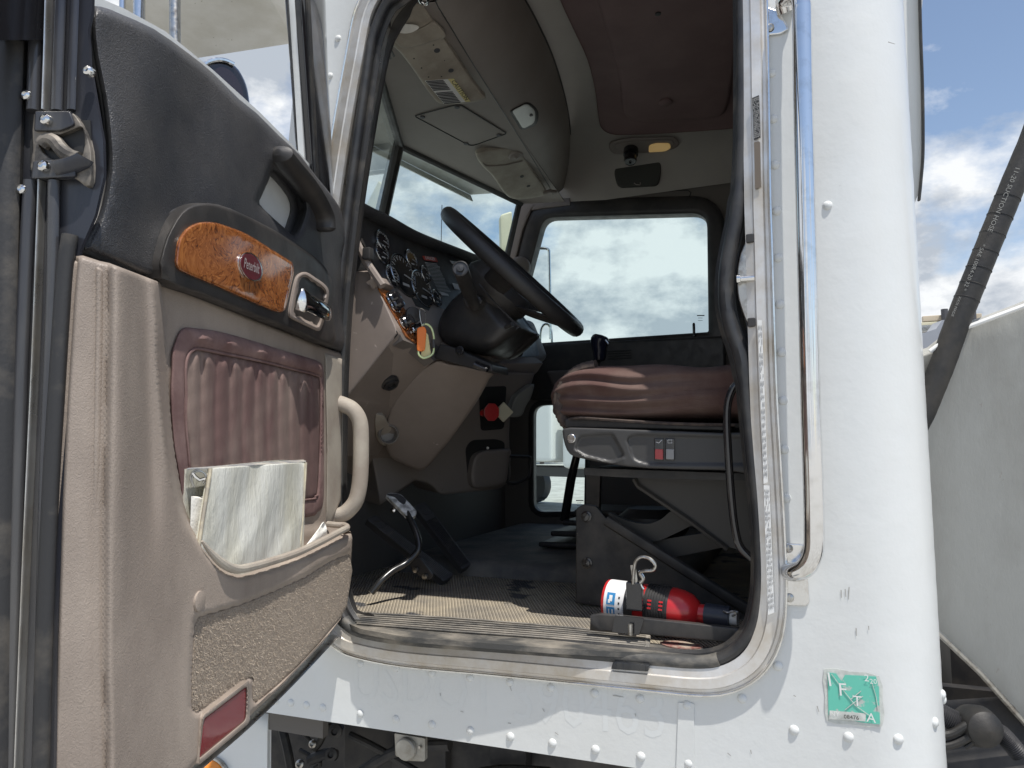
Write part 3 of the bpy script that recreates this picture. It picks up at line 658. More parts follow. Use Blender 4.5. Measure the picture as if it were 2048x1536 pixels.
# cap, courtesy reflector
build('screw_cap', MB().lathe(DP(0.052)(397, 1202), DN, [(0.0125, -0.004), (0.0125, 0.0028), (0.0115, 0.0032), (0.0001, 0.0034)], 28), 'tan_vinyl', door)
rf = sheet('courtesy_reflector', rc([(408, 1438, 6), (493, 1373, 5), (491, 1440, 8), (399, 1516, 4)], 5), DP(0.0555), 'reflector', door, sp=9, thick=0.01, edge=(2.5, 0.001))
rf['label'] = 'red reflector at the foot of the open door'
sheet('reflector_frame', rc([(404, 1430, 8), (498, 1358, 6), (500, 1445, 8), (398, 1530, 4)], 6), DP(0.0575), 'tan_vinyl', door, sp=9, thick=0.01, edge=(3, 0.003), holes=[rc([(408, 1438, 6), (493, 1373, 5), (491, 1440, 8), (399, 1516, 4)], 5)])
# velour insert
INS = [(342, 739), (343, 705), (350, 682), (358, 664), (370, 655), (395, 657), (427, 661), (465, 670), (513, 684), (560, 699), (601, 711), (635, 722), (646, 734), (648, 773), (648, 880), (648, 978), (645, 1012), (635, 1024), (606, 1036), (400, 1060), (368, 1012), (355, 940), (345, 876), (340, 790)]
INN = [(372, 790), (371, 739), (376, 712), (385, 701), (398, 698), (440, 706), (520, 722), (600, 742), (630, 750), (641, 764), (641, 860), (637, 975), (630, 993), (608, 1000), (395, 1020), (384, 980), (376, 900), (371, 842)]
sheet('velour_border', cr(INS, n=3), DP(0.006), 'maroon_edge', door, sp=9, thick=0.01, edge=(8, 0.006), hf=lambda P: 0.006 * np.exp(-(dist(np.array([(400, 672), (513, 700), (640, 735)], float), P, False) / 12) ** 2) * (1 + 0.4 * np.sin(P[:, 0] / 9.0)), holes=[cr(INN, n=3)])
def hf_pl(P):
    x, y = P[:, 0], P[:, 1]; u = (x - 371) / (641 - 371); k = 11.0
    ph = 2 * np.pi * (u * 0.75 + 0.25 * u * u) * k + 0.4 * np.sin(y / 60)
    top = 700 + (x - 371) * 0.2
    h = 0.0052 * (np.abs(np.sin(ph / 2)) - 0.35) * sst(4, 26, sdist(cr(INN, n=2), P)) * (0.75 + 0.5 * np.exp(-((y - top) / 50) ** 2)) + 0.0012 * np.sin(ph * 1.5 + 1) * np.exp(-((y - top) / 40) ** 2)
    h += 0.00012 * np.sin(y / 7 + x / 13) + 0.0003 * np.sin(y / 27 - x / 35)
    return h
sheet('pleated_insert', cr(INN, n=3), DP(0.004), 'maroon', door, sp=3.4, thick=0.006, edge=(10, 0.006), hf=hf_pl, sharp=80)
build('welt', MB().tube([DP(0.0055)(x, y) for x, y in cr(INN, n=4)], 0.0022, 6, True), 'maroon_edge', door)
# hinge-side edge strip and D-shaped pull
sheet('hinge_strip', [(650, 706), (684, 718), (684, 800), (682, 1000), (660, 1048), (652, 1040), (654, 900)], DP(0.004), 'tan_dusty', door, sp=12, thick=0.012, edge=(3, 0.003))
dp = cr([(672, 805, 0.0), (686, 809, .02), (706, 820, .038), (720, 846, .052), (722, 900, .057), (720, 960, .056), (712, 1000, .050), (694, 1023, .035), (678, 1031, .015), (664, 1030, 0.0)], closed=False, n=5)
HP = Plane(DP(0.0)(676, 900), Vector((0.45, -0.9, 0)))
build('pull_handle', MB().tube([HP(x, y) for x, y, o in dp], [(0.0185, 0.016)] * len(dp), 16), 'tan_dusty', door)
# --- latch edge of the door (faces the camera at the far left)
E0 = EP(0.0)
sheet('edge_face', [(-60, -60), (186, -60), (184, 20), (176, 60), (180, 130), (206, 280), (208, 350), (190, 430), (160, 500), (152, 560), (112, 1300), (106, 1600), (-60, 1600)], EP(-0.004), 'edge_paint', door, sp=40, thick=0.004)
for nm, m_, pts, r, dpt in (('edge_seal', 'rubber', [(22, -60), (8, 400), (0, 800), (-8, 1200), (-14, 1600)], 0.017, 0.012), ('edge_bead', 'edge_paint', [(74, -60), (70, 100), (66, 222)], 0.0065, 0.004), ('edge_bead', 'edge_paint', [(60, 362), (44, 700), (28, 1200), (18, 1600)], 0.0065, 0.004), ('edge_bead', 'edge_paint', [(124, -60), (118, 100), (114, 222)], 0.006, 0.003), ('edge_bead', 'edge_paint', [(108, 362), (104, 600), (90, 1000), (78, 1600)], 0.006, 0.003), ('edge_bead', 'edge_paint', [(152, -60), (146, 100), (142, 220)], 0.005, 0.001), ('edge_bead', 'aluminium', [(99, -60), (95, 100), (91, 222)], 0.0012, 0.004), ('edge_bead', 'aluminium', [(84, 362), (72, 700), (54, 1100), (36, 1560)], 0.0012, 0.004), ('edge_seal', 'rubber', [(140, 470), (128, 560), (112, 800), (100, 1000), (88, 1300), (80, 1600)], 0.008, 0.005)):
    q = [EP(dpt * 0.5)(x, y) for x, y in cr(pts, closed=False, n=6)]; build(nm, MB().tube(q, [(dpt + 0.002, r)] * len(q), 12, flat=DD), m_, door)
mat('latch_dirt', (0.22, 0.195, 0.165), 0.6, 0.3, col2=(0.06, 0.055, 0.05), cs=45, thr=(0.4, 0.6))
# latch
lt = sheet('latch_plate', cr([(68, 228), (100, 226), (140, 226), (152, 232), (170, 260), (182, 300), (183, 360), (170, 372), (140, 352), (66, 356), (66, 300)], n=2), EP(0.004), 'latch_dirt', door, sp=9, thick=0.006, edge=(3, 0.002), holes=[cr([(78, 282), (90, 268), (120, 270), (150, 258), (166, 256), (170, 290), (160, 318), (140, 322), (110, 320), (86, 305)], n=2)])
sheet('latch_cover', rc([(66, 322, 4), (150, 316, 8), (152, 354, 6), (62, 358, 4)], 5), EP(0.008), 'edge_paint', door, sp=9, thick=0.006, edge=(3, 0.002))
sheet('latch_cover', rc([(70, 222, 4), (140, 222, 4), (150, 250, 8), (120, 262, 6), (68, 262, 4)], 5), EP(0.008), 'edge_paint', door, sp=9, thick=0.006, edge=(3, 0.002))
sheet('latch_cavity', [(60, 240), (180, 240), (185, 340), (60, 340)], EP(-0.002), 'black_ink', door, sp=20, thick=0.001)
build('latch_claw', MB().tube([EP(0.004)(x, y) for x, y in cr([(84, 290), (96, 280), (112, 285), (124, 300), (140, 312), (158, 318)], closed=False, n=4)], 0.0075, 10), 'latch_dirt', door)
build('latch_claw', MB().tube([EP(0.008)(x, y) for x, y in cr([(112, 338), (140, 332), (164, 322), (170, 315)], closed=False, n=4)], [(0.006, 0.009)] * 13, 10), 'edge_paint', door)
for c, r in (((93, 240), 0.0062), ((88, 333), 0.0062), ((55, 192), 0.0058), ((46, 380), 0.0055), ((178, 143), 0.0055)):
    p = EP(0.010 if 200 < c[1] < 350 and c[0] > 80 else 0.006)(*c); build('edge_screw', MB().lathe(p, DD, [(r, -0.003), (r, 0.001), (r * 0.85, 0.0035), (r * 0.45, 0.005), (r * 0.42, 0.0035), (0.0001, 0.0035)], 18), 'worn_chrome', door)
build('trim_piping', MB().tube([DP(0.001)(x, y) for x, y in cr([(181, 50), (186, 113), (202, 191), (212, 273), (214, 342), (202, 410), (185, 455), (164, 500)], closed=False, n=4)], 0.0022, 6), 'seal_grey', door)
# window frame of the door: front post, rear post and top rail
zt = 2.64
def bar(name, pts, wd_, dp_, m_, n=12):
    return build(name, MB().tube(pts, [(dp_, wd_)] * len(pts), n, flat=DN), m_, door)
Q = DP(-0.03)
sheet('front_post', [(598, -260), (650, -260), (651, 0), (656, 140), (664, 300), (668, 420), (628, 420), (620, 300), (609, 140), (599, 0)], DP(-0.012), 'black_gloss', door, sp=40, thick=0.03, edge=(8, 0.008))
sheet('post_channel', [(614, -260), (619, -260), (621, 0), (628, 140), (640, 400), (634, 400), (622, 140), (615, 0)], DP(-0.0085), 'rubber', door, sp=40, thick=0.004)
sheet('post_skin', [(589, -260), (600, -260), (600, 0), (610, 140), (622, 320), (630, 420), (618, 420), (608, 310), (598, 140), (589, 0)], DP(-0.03), 'white_paint', door, sp=40, thick=0.012)
sheet('rear_post', [(-40, -700), (176, -700), (180, 60), (150, 80), (-60, 80)], DP(-0.03), 'black_gloss', door, sp=60, thick=0.03)
sheet('top_rail', [(170, -820), (660, -290), (655, -250), (600, -250), (590, -262), (178, -690)], DP(-0.012), 'black_gloss', door, sp=60, thick=0.04)
# ------------------------------------------------------------------ things in the pocket
bd = empty('ring_binder', DP(0.03)(520, 1120), 'weathered white ring binder standing in the door map pocket', 'binder')
FP_ = Plane(DP(0.034)(420, 1000), DN)
sheet('front_cover', [(421, 936), (612, 924), (611, 940), (606, 1020), (600, 1108), (596, 1150), (400, 1175), (395, 1090), (408, 1010)], FP_, mat('binder_cover', (0.66, 0.66, 0.60), 0.45, col2=(0.52, 0.50, 0.40), cs=6, thr=(0.42, 0.72), stretch=(1.6, 1.6, 0.5), bump=('noise', 14, 0.006)), bd, sp=12, thick=0.004, edge=(3, 0.0015), hf=lambda P: 0.0022 * np.sin((P[:, 0] - 0.38 * (1100 - P[:, 1])) / 15.0) * (1 + 0.5 * np.sin(P[:, 0] / 37)) + 0.001 * np.sin((P[:, 0] - 0.6 * (1100 - P[:, 1])) / 6.3) * sst(960, 1100, P[:, 1]))
mat('binder_edge', (0.5, 0.45, 0.33), 0.7, col2=(0.3, 0.27, 0.22), cs=40)
sheet('back_cover', [(372, 938), (560, 920), (612, 921), (606, 1140), (380, 1175), (370, 1000)], Plane(DP(0.008)(390, 1000), DN), 'binder_cover', bd, sp=20, thick=0.003)
def quad(name, ps, m_, parent, th=Vector((0, 0, -0.002)), bev=0.0006): return build(name, MB().prism(ps, th), m_, parent, bev=bev)
bk = Plane(DP(0.014)(380, 1000), DN)
quad('top_edge', [FP_(421, 935, -.002), FP_(612, 923, -.002), bk(607, 919), bk(374, 936)], mat('binder_spine', (0.22, 0.23, 0.25), 0.4, col2=(0.5, 0.48, 0.42), cs=30), bd)
quad('pages', [FP_(416, 1000, -.006), FP_(600, 1000, -.006), bk(600, 1000, .005), bk(382, 992, .005)], 'paper', bd, th=Vector((0, 0, -0.16)))
build('cover_hem', MB().tube([FP_(x, y, 0.0005) for x, y in ((421, 937), (413, 990), (405, 1040), (397, 1095))], 0.0028, 6), 'binder_edge', bd)
build('cover_hem', MB().tube([FP_(x, y, 0.0005) for x, y in ((612, 925), (610, 960), (605, 1040), (599, 1105))], 0.0022, 6), 'binder_edge', bd)
rp = Plane(DP(0.022)(395, 950), (FP_.n + DD * 1.5))
for dx in (0, 8):
    build('binder_ring', MB().tube([rp(x + dx * .4, y + dx * .3) for x, y in cr([(386, 972), (381, 958), (385, 944), (396, 940), (408, 946), (411, 956), (405, 966)], closed=False, n=4)], 0.0011, 6), 'steel', bd)
build('ring_clasp', MB().tube([rp(x, y) for x, y in ((385, 946), (390, 953), (399, 960), (409, 957))], 0.0024, 6), 'chrome', bd)
ts = MB(); ra = random.Random(5)
tp = [(612, 1096), (622, 1080), (640, 1056), (648, 1044), (654, 1060), (652, 1084), (640, 1092), (626, 1104)]
tt = sheet('crumpled_tissue', cr(tp, n=2), DP(0.036), 'paper', None, sp=4, thick=0.002, hf=lambda P: 0.0035 * np.sin(P[:, 0] / 5.1 + P[:, 1] / 9) * np.cos(P[:, 1] / 7.3), sharp=60)
setp(tt, 'crumpled white tissue tucked in the hinge end of the door pocket', 'tissue')
# ================================================================== inside the cab
FZ = 1.20
WY = 1.70
cabin = empty('cab_shell', (-0.5, 0.85, FZ), parent=T)
# floor
fl = MB().box((-0.57, 0.87, FZ - 0.02), (1.38, 1.70, 0.04)); build('floor', fl, 'floor_mat', cabin)
step = sheet('tunnel_cover', [(-1.2, .62), (-0.30, .62), (-0.30, 1.69), (-1.2, 1.69)], World2((0, 0, FZ + 0.045), (1, 0, 0), (0, 1, 0), (0, 0, 1)), mat('tunnel_mat', (0.10, 0.10, 0.097), 0.75, col2=(0.20, 0.185, 0.16), cs=7, bump=('noise', 80, 0.002)), cabin, sp=0.05, thick=0.06, edge=(0.04, 0.03))
# sill tread with raised ribs
tread = sheet('sill_tread', [(690, 1232), (720, 1240), (900, 1254), (1100, 1270), (1290, 1286), (1440, 1296), (1458, 1306), (1400, 1312), (1100, 1296), (812, 1274), (722, 1258), (694, 1246)], ZP(FZ + 0.004), 'rubber_dusty', T, sp=16, thick=0.01)
for k in range(7):
    f_ = k / 6.0
    pts = [(700 + 14 * f_, 1225 + 22 * f_), (900, 1236 + 26 * f_), (1100, 1252 + 24 * f_), (1284, 1270 + 22 * f_), (1292 - 2 * f_, 1274 + 20 * f_)]
    build('tread_rib', MB().tube([ZP(FZ + 0.007)(x, y) for x, y in cr(pts, closed=False, n=4)], 0.0026, 6), 'rubber_dusty', tread)
sheet('worn_patch', cr([(1320, 1284), (1350, 1281), (1390, 1286), (1406, 1294), (1370, 1297), (1335, 1292)], n=3), ZP(FZ + 0.0062), mat('worn_red', (0.20, 0.07, 0.06), 0.8, col2=(0.42, 0.36, 0.28), cs=50), tread, sp=8, thick=0.002)
# far side wall with window and lower window
GL = rc([(1088, 436, 22), (1414, 427, 30), (1417, 664, 4), (1020, 690, 4)], 20, 6)
FW = YP(WY)
def grow(poly, r):
    q = np.array(poly); t = np.roll(q, -1, 0) - np.roll(q, 1, 0); t /= np.hypot(*t.T)[:, None] + 1e-9
    nn = np.stack([t[:, 1], -t[:, 0]], 1); a = q + nn * r
    ar = lambda z: 0.5 * np.sum(z[:, 0] * np.roll(z[:, 1], -1) - np.roll(z[:, 0], -1) * z[:, 1])
    return [tuple(p) for p in (a if abs(ar(a)) > abs(ar(q)) else q - nn * r)]
GL3 = [(p.x, p.z) for p in [FW(*q) for q in grow(GL, 30)]]
PW = rc([(1067, 812, 20), (1200, 810, 16), (1169, 1023, 0), (1067, 1023, 20)], 12, 5)
PW = rc([(1068, 811, 22), (1172, 808, 20), (1168, 1022, 14), (1068, 1024, 22)], 12, 5)
PW3 = [(p.x, p.z) for p in [FW(*q) for q in grow(PW, 8)]]
S2 = World2((0, WY, 0), (1, 0, 0), (0, 0, 1), (0, -1, 0))
sheet('far_side_wall', [(-1.3, 0.98), (0.25, 0.98), (0.25, 2.9), (-1.15, 2.9), (-1.13, 2.2), (-1.3, 2.1)], S2, mat('far_liner', (0.13, 0.115, 0.10), 0.7, bump=('noise', 300, 0.0003)), cabin, sp=0.05, holes=[GL3, PW3], thick=0.05)
fd = empty('passenger_door', (-0.72, WY, 1.2), parent=T)
sheet('window_frame', grow(GL, 36), YP(WY - 0.02), 'black_plastic', fd, sp=22, thick=0.05, holes=[GL], edge=(12, 0.012))
sheet('window_channel', grow(GL, 8), YP(WY - 0.01), 'rubber', fd, sp=22, thick=0.02, holes=[grow(GL, -1.5)], edge=(3, 0.003))
sheet('window_pane', grow(GL, 10), YP(WY + 0.02), 'glass_green', fd, sp=60, thick=0)
sheet('lower_window_pane', grow(PW, 8), YP(WY + 0.02), 'glass_green', fd, sp=60, thick=0)
sheet('lower_window_frame', grow(PW, 11), YP(WY - 0.004), 'black_plastic', fd, sp=16, thick=0.03, holes=[PW], edge=(4, 0.004))
sheet('door_panel', rc([(1060, 690, 6), (1450, 672, 6), (1452, 800, 8), (1060, 800, 8)], 6), YP(WY - 0.03), 'black_plastic', fd, sp=30, thick=0.03, edge=(6, 0.006))
sheet('armrest', rc([(1092, 742, 8), (1230, 736, 8), (1240, 775, 8), (1110, 785, 8)], 6), YP(WY - 0.06), mat('brown_dark', (0.09, 0.075, 0.07), 0.6), fd, sp=20, thick=0.04, edge=(6, 0.006))
for k in range(4):
    build('vent_slot', MB().tube([YP(WY - 0.032)(1215, 703 + 5 * k), YP(WY - 0.032)(1262, 701 + 5 * k)], 0.002, 6), 'black_ink', fd)
build('lock_button', MB().lathe(YP(WY - 0.02)(1388, 663), (0, 0, 1), [(0.006, -0.02), (0.006, 0.03), (0.004, 0.036), (0.0001, 0.037)], 10), 'black_gloss', fd)
for c, n_ in (((1394, 631), 3), ((1078, 996), 3), ((1152, 1001), 3)):
    mb = MB(); P0 = YP(WY + 0.015)
    for k in range(n_):
        a = P0(c[0] + (2 if k else 0), c[1] + 5 * k); b = P0(c[0] + (15 if k == 0 else 11), c[1] + 5 * k); mb.box((a + b) / 2, ((b - a).length, 0.001, 0.004 if k == 0 else 0.0015), ((b - a).normalized(), Vector((0, 1, 0)), Vector((0, 0, 1))))
    build('glass_mark', mb, 'black_ink', fd)
# rear bulkhead, front bulkhead, roof
ln = mat('bulkhead', (0.12, 0.11, 0.10), 0.7, bump=('noise', 200, 0.0005))
build('rear_bulkhead', MB().box((0.125, 0.93, 2.05), (0.03, 1.5, 1.85)), 'bulkhead', cabin)
build('front_bulkhead', MB().box((-1.29, 0.86, 1.56), (0.04, 1.68, 1.2)), 'bulkhead', cabin)
build('kick_wall', MB().box((-1.16, 0.075, 1.5), (0.24, 0.02, 1.15)), 'bulkhead', cabin)
rf_ = MB().box((-0.42, 0.86, 3.03), (1.34, 1.84, 0.05)); build('roof', rf_, 'white_paint', T, bev=0.02)
build('side_header', MB().box((-0.45, 0.09, 2.82), (1.24, 0.06, 0.30)), 'overhead', cabin)
# headliner rolls down into the far wall
hd = MB(); prof = [(0.08, 2.74), (0.14, 2.84), (0.3, 2.885), (0.9, 2.90), (1.3, 2.885), (1.52, 2.85), (1.62, 2.80), (1.665, 2.73), (1.68, 2.68), (1.684, 2.655)]
pr = cr(prof, closed=False, n=5)
for x in (-1.02, 0.16): pass
xs = np.linspace(-1.05, 0.16, 12); base = []
for x in xs: hd.v += [Vector((x, y, z)) for y, z in pr]
kk = len(pr)
for i in range(len(xs) - 1): hd.f += [(i * kk + j, i * kk + j + 1, (i + 1) * kk + j + 1, (i + 1) * kk + j) for j in range(kk - 1)]
build('headliner', hd, 'headliner', cabin, sharp=60)
HLZ = 2.90
class Ceil:
    """follows the headliner curve"""
    n = Vector((0, 0, -1))
    def __call__(s, px, py, off=0.0):
        r = ray(px, py); t0, t1 = 0.5, 6.0
        def zc(y):
            ys = [p[0] for p in pr]
            return float(np.interp(y, ys, [p[1] for p in pr]))
        f = lambda t: (CAM + r * t).z - (zc((CAM + r * t).y) - off)
        prev = t0
        for k in range(240):
            t = t0 + (t1 - t0) * k / 239
            if f(t) >= 0:
                a, b = prev, t
                for _ in range(30):
                    c = (a + b) / 2
                    if f(c) >= 0: b = c
                    else: a = c
                return CAM + r * b
            prev = t
        return CAM + r * t1
CL = Ceil()
mr = sheet('headliner_insert', cr([(1060, -220), (1090, -80), (1120, 0), (1150, 65), (1175, 120), (1190, 180), (1197, 235), (1203, 256), (1222, 268), (1260, 270), (1360, 265), (1470, 257), (1560, 250), (1600, -220)], n=3), CL, 'maroon_roof', T, sp=22, thick=0.0, edge=(10, -0.006), hf=lambda P: 0.008 + 0 * P[:, 0], sharp=60)
sheet('roof_hatch_panel', cr([(1170, -220), (1180, -60), (1195, 0), (1222, 90), (1240, 160), (1245, 215), (1258, 236), (1285, 243), (1350, 242), (1425, 236), (1450, 222), (1464, 170), (1478, 40), (1500, -220)], n=3), CL, 'maroon_roof', mr, sp=22, thick=0.0, edge=(8, 0.012), hf=lambda P: 0.024 + 0 * P[:, 0], sharp=60)
pp = CL(1331, 205, 0.026); build('hatch_button', MB().lathe(pp, (0, 0, -1), [(0.026, -0.006), (0.026, 0.002), (0.020, 0.006), (0.0001, 0.007)], 20), 'maroon_roof', mr)
pp = CL(1316, 28, 0.026); build('hatch_button', MB().lathe(pp, (0, 0, -1), [(0.009, -0.006), (0.009, 0.001), (0.0001, 0.002)], 14), 'black_ink', mr)
# overhead panel above the windscreen
HZ = 2.655
OP = ZP(HZ)
c0, c1_, c2_ = OP(742, 120), OP(795, 292), OP(1038, 408)
oh = sheet('overhead_panel', [(700, -40), (742, 120), (768, 200), (795, 292), (880, 336), (960, 372), (1038, 408), (1130, 404), (1085, 340), (1020, 245), (960, 150), (905, 60), (862, -10), (830, -90), (760, -120)], OP, 'overhead', T, sp=20, thick=0.004)
# bulging console behind it: loft between the crease and the headliner edge
A = [OP(x, y) for x, y in cr([(800, -160), (850, -35), (905, 60), (960, 150), (1020, 245), (1062, 312), (1092, 362), (1106, 388)], closed=False, n=4)]
B = [ZP(2.87)(x, y) for x, y in cr([(985, -160), (1030, -40), (1072, 40), (1104, 110), (1126, 180), (1138, 240), (1141, 300), (1134, 345)], closed=False, n=4)]
lo = MB(); nk = 12
for i, (a, b) in enumerate(zip(A, B)):
    d = b - a; dn = Vector((d.z, 0, -d.x)).normalized() if False else Vector((0.62, -0.05, -0.78))
    fz = i / (len(A) - 1)
    for k in range(nk + 1):
        t = k / nk; bul = (0.030 + 0.02 * math.exp(-((fz - 0.62) / 0.12) ** 2)) * math.sin(math.pi * t) ** 0.8
        lo.v.append(a + d * t + dn * bul)
for i in range(len(A) - 1): lo.f += [(i * (nk + 1) + k, i * (nk + 1) + k + 1, (i + 1) * (nk + 1) + k + 1, (i + 1) * (nk + 1) + k) for k in range(nk)]
con_ = build('overhead_console', lo, 'overhead', T, sharp=70)
build('console_seam', MB().tube([p + Vector((0, 0, -0.001)) for p in A], 0.0016, 6), 'black_plastic', T)
build('console_edge', MB().tube([p + Vector((0, 0, 0.0)) for p in B], 0.004, 6), 'black_plastic', T)
# console side end closing onto the far wall
# map lamp on the console
CS = Surf(con_)
ml_ = sheet('map_lamp_bezel', rc([(1018, 222, 8), (1056, 202, 10), (1078, 220, 12), (1076, 250, 14), (1042, 262, 10)], 8), CS, 'black_plastic', T, sp=7, thick=0.0, edge=(4, 0.004), hf=lambda P: 0.006 + 0 * P[:, 0])
sheet('map_lamp_lens', rc([(1024, 222, 5), (1054, 206, 8), (1071, 222, 8), (1070, 246, 10), (1046, 258, 6)], 6), CS, 'lens_clear', ml_, sp=4, thick=0.0, edge=(3, 0.003), hf=lambda P: 0.011 + 0.0008 * np.sign(np.sin((P[:, 0] + P[:, 1] * .6) / 3.0)))
build('lamp_switch', MB().box(CS(1062, 230, 0.014), (0.012, 0.012, 0.006)), 'far_dark', ml_, bev=0.002)
# access cover in the overhead panel
cv = rc([(829, 232, 6), (918, 209, 8), (1013, 267, 5), (942, 292, 12)], 6)
oc_ = sheet('access_cover', cv, ZP(HZ - 0.002), 'overhead', T, sp=16, thick=0.002, edge=(3, 0.0015))
build('cover_gap', MB().tube([ZP(HZ - 0.002)(*p) for p in rc([(828, 232, 6), (918, 208, 8), (1014, 267, 5), (942, 293, 12)], 6)], 0.0018, 5, True), 'black_ink', oc_)
for c in ((845, 234), (914, 214), (998, 270), (932, 287)):
    build('cover_screw', MB().lathe(ZP(HZ - 0.003)(*c), (0, 0, -1), [(0.009, 0), (0.008, 0.003), (0.003, 0.004), (0.0001, 0.003)], 12), 'far_dark', oc_)
# sun visors
def visor(nm, outl, z, tilt, lbl):
    return sheet('sun_visor', outl, Plane(ZP(z)(*outl[len(outl) // 2]), tilt), 'visor', T, sp=13, thick=0.018, edge=(7, 0.006), sharp=60)
VZ = 2.625
V1 = Plane(ZP(VZ)(860, 100), (0.25, -0.1, -1))
v1 = sheet('sun_visor', cr([(783, 8), (812, 2), (842, 8), (853, 20), (880, 65), (910, 110), (940, 155), (963, 186), (972, 196), (955, 203), (920, 208), (880, 207), (864, 192), (850, 174), (820, 130), (795, 100), (766, 72), (772, 40)], n=3), V1, 'visor', T, sp=11, thick=0.016, edge=(7, 0.006), sharp=60)
v1['label'] = 'driver side sun visor with a paper label'
sheet('visor_pocket', cr([(780, 60), (815, 66), (850, 52), (868, 44), (892, 72), (862, 84), (830, 94), (800, 94)], n=3), Plane(V1.p + V1.n * 0.007, V1.n), 'visor', v1, sp=9, thick=0.006, edge=(4, 0.004))
sheet('caution_label', [(850, 162), (908, 158), (941, 203), (888, 208)], Plane(V1.p + V1.n * 0.002, V1.n), 'white_ink', v1, sp=20, thick=0.001)
PL_ = Plane(V1.p + V1.n * 0.0035, V1.n)
sheet('label_stripe', [(896, 158.5), (908, 158), (941, 203), (931, 204)], PL_, 'yellow', v1, sp=20, thick=0.001)
mb = MB()
for k in range(16):
    f_ = k / 15; a = (852 + 36 * f_, 163 + 44 * f_); b = (887 + 34 * f_, 161 + 43 * f_)
    if 7 <= k <= 7: continue
    mb.tube([PL_(*a, 0.0004), PL_(*b, 0.0004)], 0.0014, 4)
build('label_text', mb, 'grey_ink' if False else 'far_dark', v1)
text('label_heading', 'CAUTION', (902, 163), (931, 201), PL_, 'black_ink', v1, off=0.001, hs=0.8)
for c, r in (((874, 101), 0.012), ((902, 141), 0.011), ((867, 90), 0.003), ((828, 117), 0.003), ((889, 121), 0.002), ((843, 136), 0.003), ((857, 154), 0.003), ((883, 153), 0.003)):
    build('visor_hole', MB().lathe(Plane(V1.p + V1.n * 0.001, V1.n)(*c), V1.n, [(r * 0.7, 0), (r * 0.7, 0.0006), (0.0001, 0.0008)], 14), 'far_dark' if r > .01 else 'black_ink', v1)
build('visor_pivot', MB().lathe(ZP(VZ - 0.004)(949, 188), (0.2, -0.3, -1), [(0.026, 0), (0.024, 0.006), (0.013, 0.008), (0.012, 0.014), (0.0001, 0.015)], 18), 'overhead', v1)
build('visor_hook', MB().tube([ZP(VZ - .006)(x, y) for x, y in cr([(836, -10), (840, 2), (848, 8), (856, 4), (852, -6)], closed=False, n=4)], 0.004, 8), 'chrome', v1)
V2 = Plane(ZP(VZ)(1020, 345), (0.3, -0.1, -1))
v2 = sheet('sun_visor', cr([(952, 312), (960, 304), (990, 298), (1030, 294), (1040, 300), (1050, 318), (1070, 350), (1090, 378), (1090, 390), (1050, 398), (1025, 397), (1008, 385), (985, 352), (965, 332)], n=3), V2, 'visor', T, sp=10, thick=0.016, edge=(6, 0.005), sharp=60)
v2['label'] = 'passenger side sun visor'
build('visor_fold', MB().tube([Plane(V2.p + V2.n * 0.001, V2.n)(x, y) for x, y in cr([(966, 326), (975, 332), (1010, 330), (1045, 322)], closed=False, n=4)], 0.002, 5), 'overhead', v2)
build('visor_pivot', MB().lathe(Plane(V2.p + V2.n * 0.002, V2.n)(1031, 311), V2.n, [(0.028, 0), (0.024, 0.006), (0.012, 0.008), (0.0001, 0.015)], 18), 'overhead', v2)
for c in ((1044, 353), (1057, 372)): build('visor_hole', MB().lathe(Plane(V2.p + V2.n * 0.001, V2.n)(*c), V2.n, [(0.008, 0), (0.008, 0.0006), (0.0001, 0.0008)], 12), 'black_ink', v2)
build('visor_rod', MB().tube([V2(1086, 386), V2(1100, 382), V2(1112, 384)], 0.008, 8), 'overhead', v2)
pv = sheet('folded_paper', cr([(785, 58), (792, 51), (812, 49), (835, 52), (836, 58), (820, 66), (800, 66)], n=3), Plane(V1.p + V1.n * 0.014, V1.n), 'paper', None, sp=5, thick=0.002, hf=lambda P: 0.002 * np.sin(P[:, 0] / 4)); setp(pv, 'crumpled white paper in the driver visor pocket', 'paper')
sp_ = MB().tube([ZP(2.57)(x, y) for x, y in cr([(776, 30), (780, 50), (778, 75), (779, 98)], closed=False, n=4)], [(0.002, 0.006)] * 13, 6, flat=(0, 1, 0))
for a, b in (((779, 96), (771, 119)), ((779, 96), (781, 117)), ((780, 96), (788, 112))): sp_.tube([ZP(2.57)(*a), ZP(2.57)(*b)], 0.003, 6)
ob = build('zip_pull_cord', sp_, 'black_plastic'); setp(ob, 'short black frayed strap hanging beside the driver visor', 'strap')
build('strap_button', MB().lathe(ZP(2.565)(779, 100), (0.3, -0.6, -.6), [(0.0055, 0), (0.005, 0.003), (0.0001, 0.004)], 12), 'white_plastic', ob)
